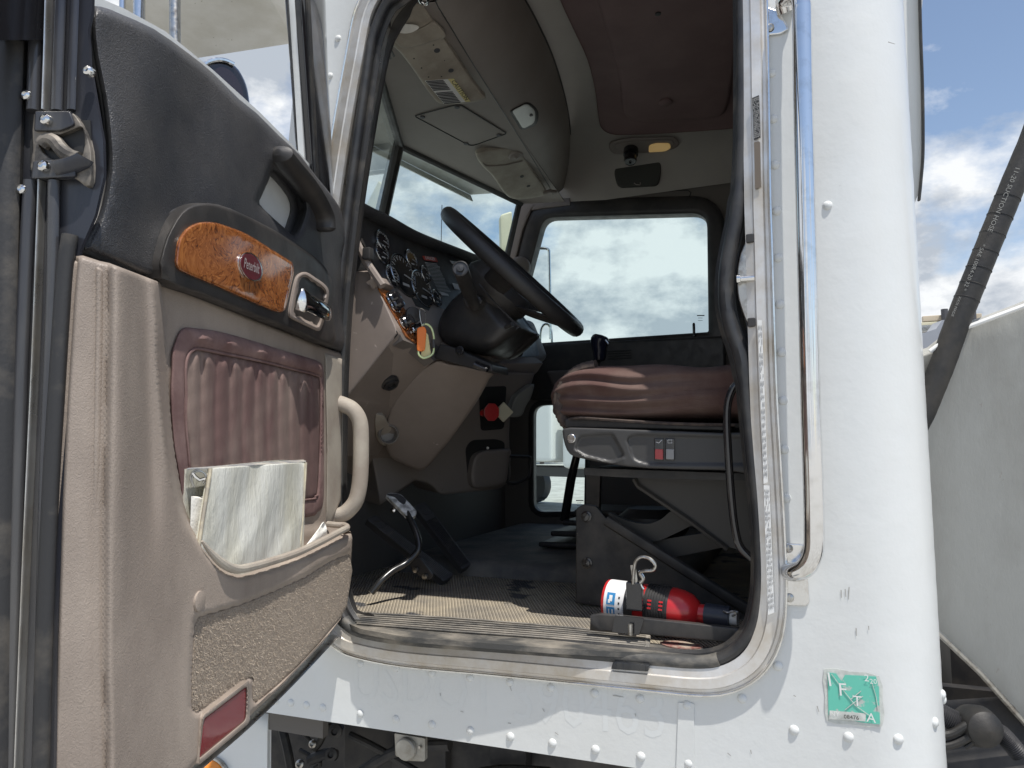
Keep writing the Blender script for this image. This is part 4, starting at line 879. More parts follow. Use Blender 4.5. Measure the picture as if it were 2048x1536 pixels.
# dome lamp and speaker on the far header
class Off:
    def __init__(s, b, o): s.b = b; s.o = o; s.n = b.n
    def __call__(s, x, y, off=0.0): return s.b(x, y, off + s.o)
dl = sheet('dome_lamp', rc([(1215, 284, 12), (1255, 275, 10), (1350, 272, 12), (1362, 288, 10), (1345, 300, 10), (1260, 309, 10), (1222, 308, 12)], 10), CL, 'overhead', T, sp=8, thick=0.0, edge=(6, 0.010), hf=lambda P: 0.014 + 0 * P[:, 0], sharp=60)
sheet('dome_recess', rc([(1228, 288, 8), (1260, 282, 8), (1345, 279, 8), (1350, 290, 8), (1300, 300, 8), (1232, 302, 8)], 8), CL, 'overhead', dl, sp=8, thick=0.0, edge=(3, 0.004), hf=lambda P: 0.019 + 0 * P[:, 0], sharp=60)
sheet('dome_lens', rc([(1298, 290, 5), (1312, 286, 5), (1340, 286, 6), (1342, 297, 5), (1330, 303, 5), (1297, 305, 4)], 4), CL, 'lamp_glow', dl, sp=5, thick=0.0, edge=(3, 0.004), hf=lambda P: 0.024 + 0 * P[:, 0], sharp=60)
pp = CL(1262, 300, 0.02); build('spot_lamp', MB().lathe(pp, (0.0, -0.35, -1), [(0.030, -0.01), (0.032, 0.012), (0.030, 0.028), (0.026, 0.030), (0.027, 0.055), (0.024, 0.062), (0.010, 0.064), (0.0001, 0.06)], 20), 'black_gloss', dl)
SPP = Plane((0, 1.655, 2.72), (0, -1, -0.22))
spk = sheet('speaker', rc([(1228, 328, 10), (1250, 321, 12), (1322, 319, 12), (1322, 345, 10), (1316, 372, 10), (1236, 376, 10), (1229, 352, 8)], 10), SPP, mat('speaker_cloth', (0.055, 0.055, 0.048), 0.9), T, sp=10, thick=0.03, edge=(4, 0.006))
build('speaker_badge', MB().tube([SPP(x, y, 0.002) for x, y in ((1268, 366), (1272, 369), (1280, 370), (1281, 365))], 0.0022, 6), 'overhead', spk)
build('header_seam', MB().tube([YP(WY - 0.012)(x, y) for x, y in cr([(1120, 392), (1200, 388), (1300, 384), (1376, 381), (1377, 396)], closed=False, n=3)], 0.002, 5), 'black_ink', cabin)
# windscreen: two panes, centre post and header gasket
Lp, Cp, Rp = OP(742, 120), OP(795, 292), OP(1038, 408)
Lp = Cp + (Lp - Cp) * 1.5
dn_ = Vector((-0.16, 0, -0.62))
ws = empty('windscreen', Cp + Vector((-0.1, 0, -0.6)), parent=T)
bmv = Vector((0, 0, 0.0))
for a, b in ((Lp, Cp), (Cp, Rp)):
    gq = MB().add([a, b, b + dn_, a + dn_], [(0, 1, 2, 3)]); build('glass_pane', gq, 'glass_green', ws)
nrmL = (Lp - Cp).cross(dn_).normalized()
build('centre_post', MB().tube([Cp + Vector((0.012, 0, 0.03)), Cp + dn_ + Vector((0.012, 0, 0))], [(0.02, 0.019)] * 2, 8), 'black_plastic', ws)
for a, b in ((Lp, Cp), (Cp, Rp)): build('header_gasket', MB().tube([a + Vector((.01, 0, 0.0)), b + Vector((.01, 0, 0.0))], 0.014, 8), 'black_plastic', ws)
build('pillar_gasket', MB().tube([Rp, Rp + dn_ + Vector((0.0, 0, 0))], 0.014, 8), 'black_plastic', ws)
# far pillar
FPp = YP(WY - 0.03)
sheet('far_pillar', [(1034, 404), (1140, 396), (1140, 410), (1062, 420), (1046, 460), (1012, 600), (960, 720), (940, 720), (984, 590), (1014, 505), (1031, 420)], FPp, mat('pillar_trim', (0.20, 0.175, 0.155), 0.7, bump=('noise', 300, 0.0003)), T, sp=18, thick=0.02, edge=(5, 0.006))
pg_ = Plane(FPp(1040, 530, 0.01), (0.3, -1, 0)); build('pillar_pod', MB().lathe(pg_(1040, 535), (0.2, -1, 0), [(0.045, -0.02), (0.05, 0.0), (0.046, 0.02), (0.03, 0.035), (0.0001, 0.04)], 20), 'pillar_trim', T)
# outside sun visor over the windscreen
ex = empty('exterior_sun_visor', (-1.5, 0.8, 2.66), parent=T)
vz = 2.70
vz = 2.75
Fa = [Vector((Lp.x - 0.03, Lp.y + 0.12, vz - .02)), Vector((Cp.x - 0.02, Cp.y, vz)), Vector((Rp.x - 0.02, Rp.y + 0.02, vz - 0.03))]
Fb = [Fa[0] + Vector((-0.20, 0.02, -0.01)), Fa[1] + Vector((-0.20, 0, -0.005)), Fa[2] + Vector((-0.17, -0.12, -0.03))]
for i in (0, 1):
    build('visor_blade', MB().prism([Fa[i], Fa[i + 1], Fb[i + 1], Fb[i]], (0, 0, 0.012)), 'visor_outer', ex, bev=0.002)
    build('visor_lip', MB().prism([Fb[i], Fb[i + 1], Fb[i + 1] + Vector((0.012, 0, -0.03)), Fb[i] + Vector((0.012, 0, -0.03))], (-0.006, 0, 0)), 'visor_outer', ex)
# ================================================================== dashboard, wheel, pedals, seat
dash = empty('dashboard', (-1.1, 0.7, 1.9), parent=T)
GPn = P3(XP(-1.0)(767, 441), XP(-1.0)(978, 529), XP(-0.93)(845, 640))   # gauge face
panel_o = [(694, 424), (720, 428), (767, 444), (855, 488), (920, 512), (985, 534), (960, 600), (915, 640), (880, 625), (865, 600), (830, 575), (760, 545), (740, 520), (700, 480)]
panel_o = [(690, 418), (730, 434), (767, 448), (855, 490), (920, 514), (1000, 540), (1010, 640), (900, 660), (884, 618), (855, 602), (800, 585), (762, 560), (735, 500), (700, 452)]
sheet('gauge_panel', panel_o, GPn, 'black_plastic', dash, sp=25, thick=0.02)
# hood lip along the top
top = cr([(684, 398), (700, 408), (730, 424), (767, 441), (812, 466), (855, 484), (920, 508), (985, 532), (1040, 548)], closed=False, n=3)
build('dash_hood', MB().tube([GPn(x, y, 0.012) for x, y in top], [(0.03, 0.012)] * len(top), 10, flat=(1, 0, 0)), 'dark_vinyl', dash)
# deck between hood and glass
hp_ = [GPn(x, y, 0.0) for x, y in ((684, 404), (767, 447), (855, 490), (985, 538), (1040, 556))]
build('dash_top', MB().add(hp_ + [p + Vector((-0.34, 0, -0.03)) for p in hp_], [(i, i + 1, i + 6, i + 5) for i in range(4)]), 'dark_vinyl', dash)
mat('bezel_chrome', (0.38, 0.39, 0.40), 0.2, 1.0)
def gauge(c, r):
    p = GPn(*c, 0.001); g_ = build('gauge_face', MB().lathe(p, GPn.n, [(r * 0.96, 0), (r * 0.9, 0.004), (0.0001, 0.004)], 28), 'black_gloss', dash)
    build('gauge_bezel', MB().lathe(p, GPn.n, [(r, 0.0), (r, 0.0045), (r * 0.97, 0.006), (r * 0.93, 0.0055), (r * 0.92, 0.0)], 32), 'bezel_chrome', g_)
    up = Vector((0, 0, 1)); up = (up - GPn.n * up.dot(GPn.n)).normalized(); sd = GPn.n.cross(up); mb = MB()
    for k in range(13):
        a = math.radians(-120 + 20 * k); d = up * math.cos(a) + sd * math.sin(a); q = p + GPn.n * 0.0045 + d * r * 0.74
        mb.box(q, (r * 0.16, r * 0.03, 0.0008), (d, GPn.n.cross(d), GPn.n))
    a = math.radians(-100); d = up * math.cos(a) + sd * math.sin(a); mb.box(p + GPn.n * 0.006 + d * r * 0.3, (r * 0.62, r * 0.06, 0.001), (d, GPn.n.cross(d), GPn.n))
    for k in range(25):
        a = math.radians(-120 + 10 * k); d = up * math.cos(a) + sd * math.sin(a); mb.box(p + GPn.n * 0.0045 + d * r * 0.84, (r * 0.07, r * 0.018, 0.0008), (d, GPn.n.cross(d), GPn.n))
    mb.box(p + GPn.n * 0.0045 - up * r * 0.45, (r * 0.5, 0.0008, r * 0.12), (sd, GPn.n, up))
    build('gauge_marks', mb, M.get('dial_ink') or mat('dial_ink', (0.35, 0.35, 0.34), 0.6), g_)
for c, r in (((805, 551), 0.062), ((842, 578), 0.055), ((763, 483), 0.030), ((762, 506), 0.030), ((783, 553), 0.031), ((821, 520), 0.030), ((849, 549), 0.026), ((871, 597), 0.026)):
    gauge(c, r)
pk = sheet('warning_placard', [(844, 510), (873, 514), (908, 588), (881, 592)], GPn, mat('placard', (0.03, 0.03, 0.032), 0.4), dash, sp=20, thick=0.002)
G2 = Plane(GPn.p + GPn.n * 0.004, GPn.n)
sheet('placard_header', [(845, 511.5), (872, 515), (876, 524), (849, 520)], G2, mat('placard_red', (0.42, 0.06, 0.04), 0.5), pk, sp=20, thick=0.001)
text('placard_heading', 'DANGER', (852, 518.5), (871, 521.5), G2, 'white_ink', pk, off=0.001, hs=1.0)
mb = MB(); rr = random.Random(2)
for k in range(22):
    f_ = k / 21; a = (850 + 28 * f_, 525 + 60 * f_); b = (877 + 24 * f_ - rr.random() * 3, 528 + 55 * f_)
    mb.tube([G2(*a, 0.0006), G2(*b, 0.0006)], 0.0007, 4)
build('placard_text', mb, 'grey_ink', pk)
for q in ([(900, 521), (918, 524), (921, 531), (905, 528)], [(938, 532), (952, 536), (955, 543), (940, 539)], [(905, 566), (916, 568), (920, 580), (910, 578)], [(880, 583), (896, 588), (898, 592), (884, 590)]):
    sheet('dash_label', q, G2, 'grey_ink', dash, sp=20, thick=0.001)
# ---- lower dash, built as tan mouldings
T1 = YP(0.115)
sheet('dash_end', rc([(600, 545, 0), (686, 545, 0), (738, 541, 6), (748, 556, 8), (793, 655, 6), (795, 668, 4), (690, 801, 3), (600, 915, 0)], 4), T1, 'tan_plastic', dash, sp=18, thick=0.35, edge=(4, 0.006))
sheet('dash_end_upper', [(600, 400), (690, 440), (706, 470), (738, 541), (686, 545), (600, 545)], YP(0.12), 'dark_vinyl', dash, sp=18, thick=0.3, edge=(3, 0.004))
build('door_prop', MB().tube([YP(0.10)(x, y) for x, y in ((702, 458), (716, 490), (730, 520), (750, 550), (765, 572))], [(0.008, 0.010)] * 5, 8, flat=(0, 1, 0)), 'tan_plastic', dash)
build('prop_clip', MB().box(YP(0.095)(736, 508), (0.022, 0.02, 0.03)), 'seal_grey', dash, bev=0.004)
# rear-facing lower fascia with the wood strip: ruled surface going across
def patch(name, pts, m_, parent, nx=14, ny=10, bulge=0.0, bd=Vector((1, -0.2, 0)), th=0.0):
    """curved panel over four (px,py,Y) corners, edges may carry midpoints: pts = [tl, tr, br, bl]"""
    def P_(q): return YP(q[2])(q[0], q[1])
    tl, tr, br, bl = [P_(q) for q in pts[:4]]; mb = MB()
    for j in range(ny + 1):
        for i in range(nx + 1):
            u, v = i / nx, j / ny; p = (tl * (1 - u) + tr * u) * (1 - v) + (bl * (1 - u) + br * u) * v
            mb.v.append(p + bd * bulge * math.sin(math.pi * u) * math.sin(math.pi * v))
    mb.f = [(j * (nx + 1) + i, j * (nx + 1) + i + 1, (j + 1) * (nx + 1) + i + 1, (j + 1) * (nx + 1) + i) for j in range(ny) for i in range(nx)]
    return build(name, mb, m_, parent, sharp=60)
FPl = P3(T1(748, 556), T1(795, 668), YP(0.42)(880, 640))
sheet('lower_fascia', [(748, 550), (770, 562), (800, 580), (850, 600), (900, 625), (910, 700), (868, 722), (832, 690), (806, 680), (793, 655)], FPl, mat('fascia_dark', (0.13, 0.115, 0.105), 0.5), dash, sp=16, thick=0.03)
F2 = Plane(FPl.p + FPl.n * 0.004, FPl.n)
sheet('switch_strip', rc([(757, 574, 3), (786, 586, 4), (846, 668, 5), (836, 688, 5), (812, 672, 4)], 4), F2, 'burl', dash, sp=12, thick=0.004)
sheet('ash_slot', [(824, 594), (874, 616), (868, 626), (832, 611)], F2, 'black_ink', dash, sp=12, thick=0.002)
sheet('fascia_ledge', [(752, 552), (778, 560), (788, 576), (764, 566)], Plane(FPl.p + FPl.n * 0.02, FPl.n), 'tan_plastic', dash, sp=12, thick=0.03, edge=(3, 0.004))
for c, r in (((781, 600), 0.017), ((788, 612), 0.017), ((808, 647), 0.017), ((829, 660), 0.012)):
    p = F2(*c, 0.002); kb = build('dash_knob', MB().lathe(p, F2.n, [(r, 0), (r, 0.010), (r * 0.8, 0.014), (r * 0.75, 0.024), (0.0001, 0.026)], 20), 'black_gloss', dash)
    build('knob_ring', MB().lathe(p, F2.n, [(r * 1.15, 0), (r * 1.15, 0.003), (r * 1.0, 0.005)], 20), 'chrome', kb)
# band under the fascia down to the floor (tan)
DX = Plane(T1(795, 668), Vector((0.72, -0.55, -0.30)))
LowP = [(795, 664), (812, 676), (830, 690), (870, 716), (872, 724), (776, 834), (752, 880), (800, 905), (856, 938), (850, 948), (730, 1030), (640, 1068), (640, 870), (690, 801)]
# two tilted planes share the crease from (870,722) to (776,835)
pA, pB, pC = T1(795, 666), YP(0.19)(690, 802), YP(0.29)(868, 720)
KP = P3(pA, pB, pC)
kick = sheet('knee_panel', LowP, KP, 'tan_plastic', dash, sp=18, thick=0.01, edge=(4, 0.006), hf=lambda P: 0.006 * np.exp(-(dist(np.array([(795, 668), (690, 801)], float), P, False) / 6) ** 2) - 0.015 * sst(860, 1000, P[:, 1]))
build('panel_seam', MB().tube([KP(x, y, 0.003) for x, y in ((793, 662), (795, 668), (760, 712), (690, 802))], 0.0016, 5), 'black_ink', dash)
p = KP(778, 762, 0.0); pl = build('diagnostic_plug', MB().lathe(p, KP.n, [(0.024, -0.002), (0.024, 0.010), (0.018, 0.012), (0.018, 0.018), (0.012, 0.018), (0.012, 0.010), (0.0001, 0.010)], 20), 'black_plastic', dash)
build('cup_hook', MB().tube([KP(x, y, 0.008) for x, y in cr([(752, 786), (757, 800), (750, 812), (748, 822), (755, 832)], closed=False, n=4)], 0.002, 6), 'tan_plastic', dash)
sheet('vent_plate', cr([(752, 830), (768, 832), (776, 846), (786, 860), (790, 880), (784, 892), (770, 892), (756, 882), (750, 856)], n=3), KP, 'tan_dusty', dash, sp=8, thick=0.01, edge=(4, 0.004), hf=lambda P: 0.020 + 0 * P[:, 0])
p = KP(775, 868, 0.024); build('cup_ring', MB().lathe(p, (0.6, -0.7, -0.1), [(0.026, -0.01), (0.028, 0.02), (0.024, 0.024), (0.021, 0.018), (0.020, -0.005), (0.0001, -0.006)], 24), mat('ring_grey', (0.20, 0.18, 0.16), 0.5), dash)
# steering-column cover
scv = [(776, 834), (790, 800), (830, 752), (872, 722), (900, 728), (984, 743), (979, 757), (962, 790), (944, 818), (900, 880), (858, 930), (845, 939), (832, 940), (800, 925), (779, 912), (770, 880)]
SP3 = P3(KP(776, 834, 0.006), KP(870, 722, 0.006), YP(0.385)(960, 760))
sheet('column_cover', cr(scv, n=2), SP3, 'tan_plastic', dash, sp=12, thick=0.09, edge=(7, 0.007), sharp=45, hf=lambda P: -0.03 * sst(0, 1, ((P[:, 0] - 900) * 0.8 + (P[:, 1] - 860) * 0.55) / 70.0))
# centre dash beyond the column
CP_ = XP(-0.90)
CA = P3(YP(0.95)(1000, 730), YP(1.38)(1090, 722), YP(1.30)(1068, 642))
cc = sheet('centre_dash', rc([(960, 600, 0), (1020, 636, 0), (1066, 642, 10), (1094, 712, 14), (1086, 724, 6), (960, 724, 0)], 6), CA, mat('centre_tan', (0.23, 0.20, 0.178), 0.55), dash, sp=16, thick=0.15, edge=(8, 0.012))
C2 = Plane(CA.p + CA.n * 0.003, CA.n)
sheet('centre_panel', rc([(990, 644, 3), (1060, 650, 6), (1080, 712, 6), (990, 716, 3)], 4), C2, mat('panel_grey', (0.16, 0.17, 0.19), 0.4, col2=(0.35, 0.36, 0.38), cs=14, thr=(0.45, 0.7)), cc, sp=14, thick=0.003)
C3 = Plane(CA.p + CA.n * 0.007, CA.n)
text('panel_marking', 'BB', (1040, 680), (1056, 680), C3, 'white_ink', cc, hs=1.0, bold=0.03)
sheet('panel_marking_bar', [(1030, 688), (1062, 691), (1062, 694), (1030, 691)], C3, 'grey_ink', cc, sp=10, thick=0.001)
for c in ((1010, 702), (1026, 696), (1032, 706), (1020, 676), (1004, 690)):
    build('panel_knob', MB().lathe(C3(*c), CA.n, [(0.016, 0), (0.015, 0.02), (0.010, 0.024), (0.0001, 0.025)], 14), 'black_gloss', cc)
sheet('centre_lower', [(960, 726), (1086, 726), (1076, 742), (1066, 752), (960, 752)], Plane(CA.p, (0.75, -0.45, -.5)), 'centre_tan', cc, sp=16, thick=0.05, edge=(3, 0.004))
# centre stack going down to the floor
ST = P3(YP(0.75)(900, 900), YP(1.05)(1060, 800), YP(0.98)(1010, 980))
brw = mat('stack_tan', (0.20, 0.175, 0.155), 0.6, bump=('noise', 400, 0.0003), spots=((0.07, 0.06, 0.05), 30, 0.70))
stk = sheet('centre_stack', rc([(800, 745, 0), (1070, 745, 6), (1052, 800, 4), (1020, 820, 4), (1018, 870, 4), (1022, 960, 20), (1000, 978, 12), (880, 990, 10), (860, 968, 10), (830, 960, 4), (760, 1010, 0), (740, 900, 0)], 6), ST, 'stack_tan', dash, sp=16, thick=0.12, edge=(6, 0.008))
S3_ = Plane(ST.p + ST.n * 0.002, ST.n)
sheet('valve_recess', rc([(958, 774, 6), (1013, 772, 6), (1008, 858, 8), (962, 862, 8)], 6), S3_, 'black_ink', stk, sp=14, thick=0.003)
sheet('cubby', rc([(931, 895, 14), (944, 880, 8), (992, 878, 8), (1010, 884, 8), (1006, 950, 8), (936, 955, 8)], 8), S3_, 'black_ink', stk, sp=14, thick=0.003)
sheet('cup_holder', cr([(941, 955), (946, 920), (958, 905), (980, 900), (1016, 898), (1022, 905), (1018, 940), (1012, 965), (990, 974), (950, 976)], n=3), Plane(ST.p + ST.n * 0.03, ST.n), 'stack_tan', stk, sp=10, thick=0.03, edge=(10, 0.012))
hb = build('holder_frame', MB().tube([Plane(ST.p + ST.n * 0.02, ST.n)(x, y) for x, y in rc([(1016, 912, 5), (1062, 914, 8), (1060, 955, 12), (1030, 968, 10), (1014, 966, 5)], 6)], 0.006, 8, True), 'black_plastic', stk)
sheet('side_flap', cr([(1018, 828), (1030, 795), (1046, 780), (1068, 768), (1062, 795), (1052, 812), (1042, 832), (1018, 834)], n=3), Plane(ST.p + ST.n * 0.04, ST.n), mat('flap', (0.24, 0.24, 0.22), 0.6), stk, sp=10, thick=0.02, edge=(4, 0.006))
for c, e2, m_, m2 in (((965, 826), (982, 824), 'red', 'red'), ((992, 828), (1006, 824), 'yellow', 'cream')):
    a = Plane(ST.p + ST.n * 0.02, ST.n)(*c); b = Plane(ST.p + ST.n * 0.06, ST.n)(*e2); kn = build('brake_knob', MB().tube([a, b], 0.012, 10), m_, stk)
    d = (b - a).normalized(); ax = Vector((0.6, -0.75, -0.1)).normalized(); up = (Vector((0, 0, 1)) - ax * ax.z).normalized(); sd = ax.cross(up)
    oct_ = [b + (up * math.cos(k * math.pi / 4 + .39) * (1.15 if m2 == 'red' else (1.2 if k % 2 else 1.2)) + sd * math.sin(k * math.pi / 4 + .39)) * 0.027 for k in range(8)] if m2 == 'red' else [b + (up * x_ + sd * y_) * 0.034 for x_, y_ in ((1, 0), (0, 1), (-1, 0), (0, -1))]
    build('knob_head', MB().prism(oct_, ax * 0.010), m2, kn, bev=0.002)
build('cubby_button', MB().lathe(Plane(ST.p + ST.n * 0.008, ST.n)(975, 896), ST.n, [(0.005, 0), (0.004, 0.004), (0.0001, 0.005)], 10), 'white_plastic', stk)
# speedometer-side shroud and steering wheel
whl = empty('steering_wheel', (-0.69, 0.39, 2.03), parent=T)
WC = Vector((-0.695, 0.385, 2.035)); al = math.radians(48)
wn_ = Vector((0.700, 0.055, 0.713)).normalized(); ws_ = (Vector((math.cos(al), 0, -math.sin(al)))).normalized(); ws_ = (ws_ - wn_ * ws_.dot(wn_)).normalized(); wy = wn_.cross(ws_)
RW = 0.222
build('wheel_rim', MB().tube([WC + (ws_ * math.cos(a) + wy * math.sin(a)) * RW for a in [k * math.pi / 36 for k in range(72)]], 0.0205, 14, True), mat('wheel_skin', (0.022, 0.021, 0.021), 0.36, rvar=0.1, bump=('leather', 500, 0.0004)), whl)
for sg in (-1, 1):
    for q in (0.22,):
        pts = [WC - wn_ * 0.055 + wy * sg * 0.05 + ws_ * 0.01, WC - wn_ * 0.05 + wy * sg * 0.10 + ws_ * 0.03, WC - wn_ * 0.025 + wy * sg * 0.16 + ws_ * 0.06, WC - wn_ * 0.002 + wy * sg * 0.205 + ws_ * 0.075]
        build('spoke', MB().tube([Vector(p) for p in cr([tuple(x) for x in pts], closed=False, n=5)], [(0.008, 0.034)] * 16, 12, flat=wn_), 'black_plastic', whl)
build('wheel_hub', MB().lathe(WC - wn_ * 0.085, wn_, [(0.02, -0.03), (0.075, -0.02), (0.098, 0.01), (0.10, 0.03), (0.085, 0.055), (0.05, 0.066), (0.0001, 0.068)], 32), 'black_plastic', whl)
for ph in (0.55, -0.15):
    pts = [WC - wn_ * 0.07 + ws_ * 0.05, WC - wn_ * 0.045 + ws_ * 0.12, WC - wn_ * 0.004 + ws_ * 0.212]
build('spoke', MB().tube([Vector(p) for p in cr([tuple(x) for x in pts], closed=False, n=5)], [(0.008, 0.05)] * 11, 12, flat=wn_), 'black_plastic', whl)
# column shroud behind the wheel
colm = empty('steering_column', (-0.85, 0.39, 1.9), parent=T)
KS = YP(0.30)
shroud = [(876, 655), (884, 628), (905, 600), (935, 575), (962, 564), (985, 590), (1010, 620), (1030, 645), (1040, 655), (1030, 668), (1012, 685), (990, 702), (965, 708), (930, 702), (896, 690), (880, 675)]
sheet('column_shroud', cr(shroud, n=3), KS, 'black_plastic', colm, sp=9, thick=0.15, edge=(32, 0.06), sharp=70)
build('shroud_seam', MB().tube([YP(.275)(x, y) for x, y in cr([(958, 568), (985, 600), (1012, 628), (1040, 656)], closed=False, n=3)], 0.0025, 6), 'seal_grey', colm)
sheet('column_collar', rc([(880, 688, 3), (900, 692, 3), (984, 728, 4), (986, 744, 4), (960, 742, 4), (868, 716, 3)], 3), YP(0.27), 'black_plastic', colm, sp=12, thick=0.1, edge=(3, 0.004))
build('tilt_lock', MB().lathe(YP(0.262)(920, 701), (0, -1, 0), [(0.011, -0.002), (0.011, 0.004), (0.008, 0.005), (0.0001, 0.003)], 16), 'black_gloss', colm)
lv = [YP(y)(x, yy) for x, yy, y in ((949, 612, .27), (940, 588, .22), (930, 562, .16), (921, 538, .09))]
build('signal_lever', MB().tube(lv[:2], [0.0145, 0.0145], 16).tube(lv[1:], [0.0175, 0.0175, 0.018], 18), 'black_plastic', colm)
dl_ = (lv[3] - lv[2]).normalized(); build('lever_cap', MB().lathe(lv[3], dl_, [(0.0185, -0.004), (0.0185, 0.003), (0.016, 0.005), (0.016, 0.003), (0.009, 0.003), (0.008, 0.007), (0.0001, 0.008)], 22), 'seal_grey', colm)
sheet('lever_boot', rc([(924, 596, 6), (958, 590, 6), (966, 602, 5), (956, 616, 5), (932, 618, 6)], 5), YP(0.272), 'black_plastic', colm, sp=8, thick=0.02, edge=(4, 0.004))
build('hazard_tab', MB().tube([YP(.26)(1012, 655), YP(.24)(1026, 648)], 0.006, 8), 'seal_grey', colm)
build('tilt_lever', MB().tube([YP(.24)(x, y) for x, y in ((950, 728), (968, 736), (976, 738))], [(0.010, 0.007)] * 3, 8), 'black_gloss', colm)
# keys
ky = empty('key_ring', F2(840, 690), 'orange tag and green carabiner hanging from the ignition key', 'keys')
K0 = F2(826, 630, 0.02); build('ignition_key', MB().lathe(K0, (0.8, -0.55, 0.1), [(0.020, -0.006), (0.021, 0.0), (0.020, 0.005), (0.0001, 0.007)], 20), 'black_plastic', ky)
KPn = Plane(F2(846, 660, 0.03), (0.55, -0.83, 0))
build('split_ring', MB().tube([KPn(x, y) for x, y in cr([(840, 618), (850, 622), (851, 640), (846, 652), (841, 640)], n=4)], 0.0012, 6, True), 'steel', ky)
sheet('orange_tag', rc([(834, 656, 5), (848, 652, 6), (853, 660, 4), (850, 702, 6), (834, 703, 6)], 5), KPn, 'orange', ky, sp=6, thick=0.005, edge=(2.5, 0.001))
sheet('card_tag', rc([(848, 662, 4), (856, 668, 4), (862, 708, 4), (850, 718, 4), (842, 712, 4)], 4), Plane(KPn.p - KPn.n * 0.01, KPn.n), 'yellow', ky, sp=8, thick=0.003)
build('carabiner', MB().tube([Plane(KPn.p - KPn.n * 0.004, KPn.n)(x, y) for x, y in cr([(843, 652), (852, 648), (862, 655), (867, 670), (868, 690), (866, 706), (858, 713), (846, 716), (837, 708), (838, 695)], closed=False, n=4)], 0.0028, 8), 'lime', ky)
build('gate_sleeve', MB().tube([Plane(KPn.p - KPn.n * 0.002, KPn.n)(x, y) for x, y in ((866, 679), (867, 696))], 0.0052, 10), 'seal_grey', ky)
# ---- pedals
ped = empty('brake_pedal', YP(0.4)(830, 1110), parent=T)
arm = [(742, 1186, .18), (762, 1162, .2), (785, 1142, .23), (810, 1128, .26), (828, 1112, .28), (838, 1095, .29), (834, 1070, .3), (826, 1050, .31), (818, 1034, .32), (813, 1020, .33)]
build('pedal_arm', MB().tube([YP(y)(a, b) for a, b, y in cr(arm, closed=False, n=5)], 0.0085, 12), mat('arm_black', (0.02, 0.02, 0.02), 0.25), ped)
PP_ = Plane(YP(0.32)(803, 1010), (0.55, -0.6, 0.62))
pd = sheet('pedal_pad', rc([(771, 990, 4), (780, 985, 4), (802, 988, 6), (834, 1022, 7), (832, 1032, 4), (818, 1037, 4)], 4), PP_, mat('pad_steel', (0.72, 0.72, 0.70), 0.4, 0.15, col2=(0.25, 0.25, 0.24), cs=50, bump=('noise', 300, 0.002)), ped, sp=6, thick=0.012, edge=(3, 0.003))
sheet('pad_rubber', cr([(774, 989), (784, 987), (800, 989), (812, 1000), (808, 1008), (798, 1002), (790, 994)], n=3), Plane(PP_.p + PP_.n * 0.002, PP_.n), 'rubber', ped, sp=6, thick=0.004)
build('pedal_bolt', MB().lathe(YP(0.34)(787, 1020), (0.2, -1, 0), [(0.008, 0), (0.007, 0.006), (0.0001, 0.008)], 10), 'chrome', ped)
for nm, o_, y_, marks in (('accelerator', [(732, 1033), (760, 1030), (790, 1040), (905, 1160), (912, 1148), (800, 1040)], .36, None),):
    pass
def treadle(pts, c, yb):
    a, b, c_, d = pts; pln = Plane(YP(yb)(*c), (0.62, -0.42, 0.66))
    s_ = sheet('floor_pedal', rc([a, b, c_, d], 5), pln, mat('treadle', (0.05, 0.05, 0.052), 0.5) if 'treadle' not in M else 'treadle', T, sp=10, thick=0.022, edge=(3, 0.003))
    mb = MB()
    for k in range(7):
        u = (k + 1) / 8; p0 = pln(a[0] + (b[0] - a[0]) * u, a[1] + (b[1] - a[1]) * u, 0.001); p1 = pln(d[0] + (c_[0] - d[0]) * u, d[1] + (c_[1] - d[1]) * u, 0.001); mb.tube([p0 + (p1 - p0) * 0.25, p0 + (p1 - p0) * 0.96], 0.0022, 5)
    build('pedal_ribs', mb, 'rubber', s_)
    build('pedal_mark', MB().tube([pln(a[0] * .5 + b[0] * .5 + (d[0] - a[0]) * .12 + 13 * math.cos(t), a[1] * .5 + b[1] * .5 + (d[1] - a[1]) * .12 + 6 * math.sin(t) + 3 * math.cos(t), 0.001) for t in [k * math.pi / 10 for k in range(20)]], 0.0012, 5, True), 'seal_grey', s_)
    return s_
treadle([(732, 1038), (752, 1030), (908, 1150), (888, 1164)], (850, 1120), 0.46)
treadle([(828, 1012), (850, 1003), (943, 1128), (925, 1140)], (900, 1090), 0.58)
mb = sheet('pedal_bracket', rc([(815, 1118, 6), (838, 1112, 6), (868, 1150, 6), (862, 1160, 5), (845, 1157, 5), (824, 1142, 5)], 5), YP(0.36), 'black_plastic', T, sp=9, thick=0.01, edge=(3, 0.003))
for c in ((831, 1140), (850, 1153)): build('bracket_bolt', MB().lathe(YP(.355)(*c), (0, -1, 0), [(0.008, -0.002), (0.007, 0.004), (0.0001, 0.005)], 12), 'steel', mb)
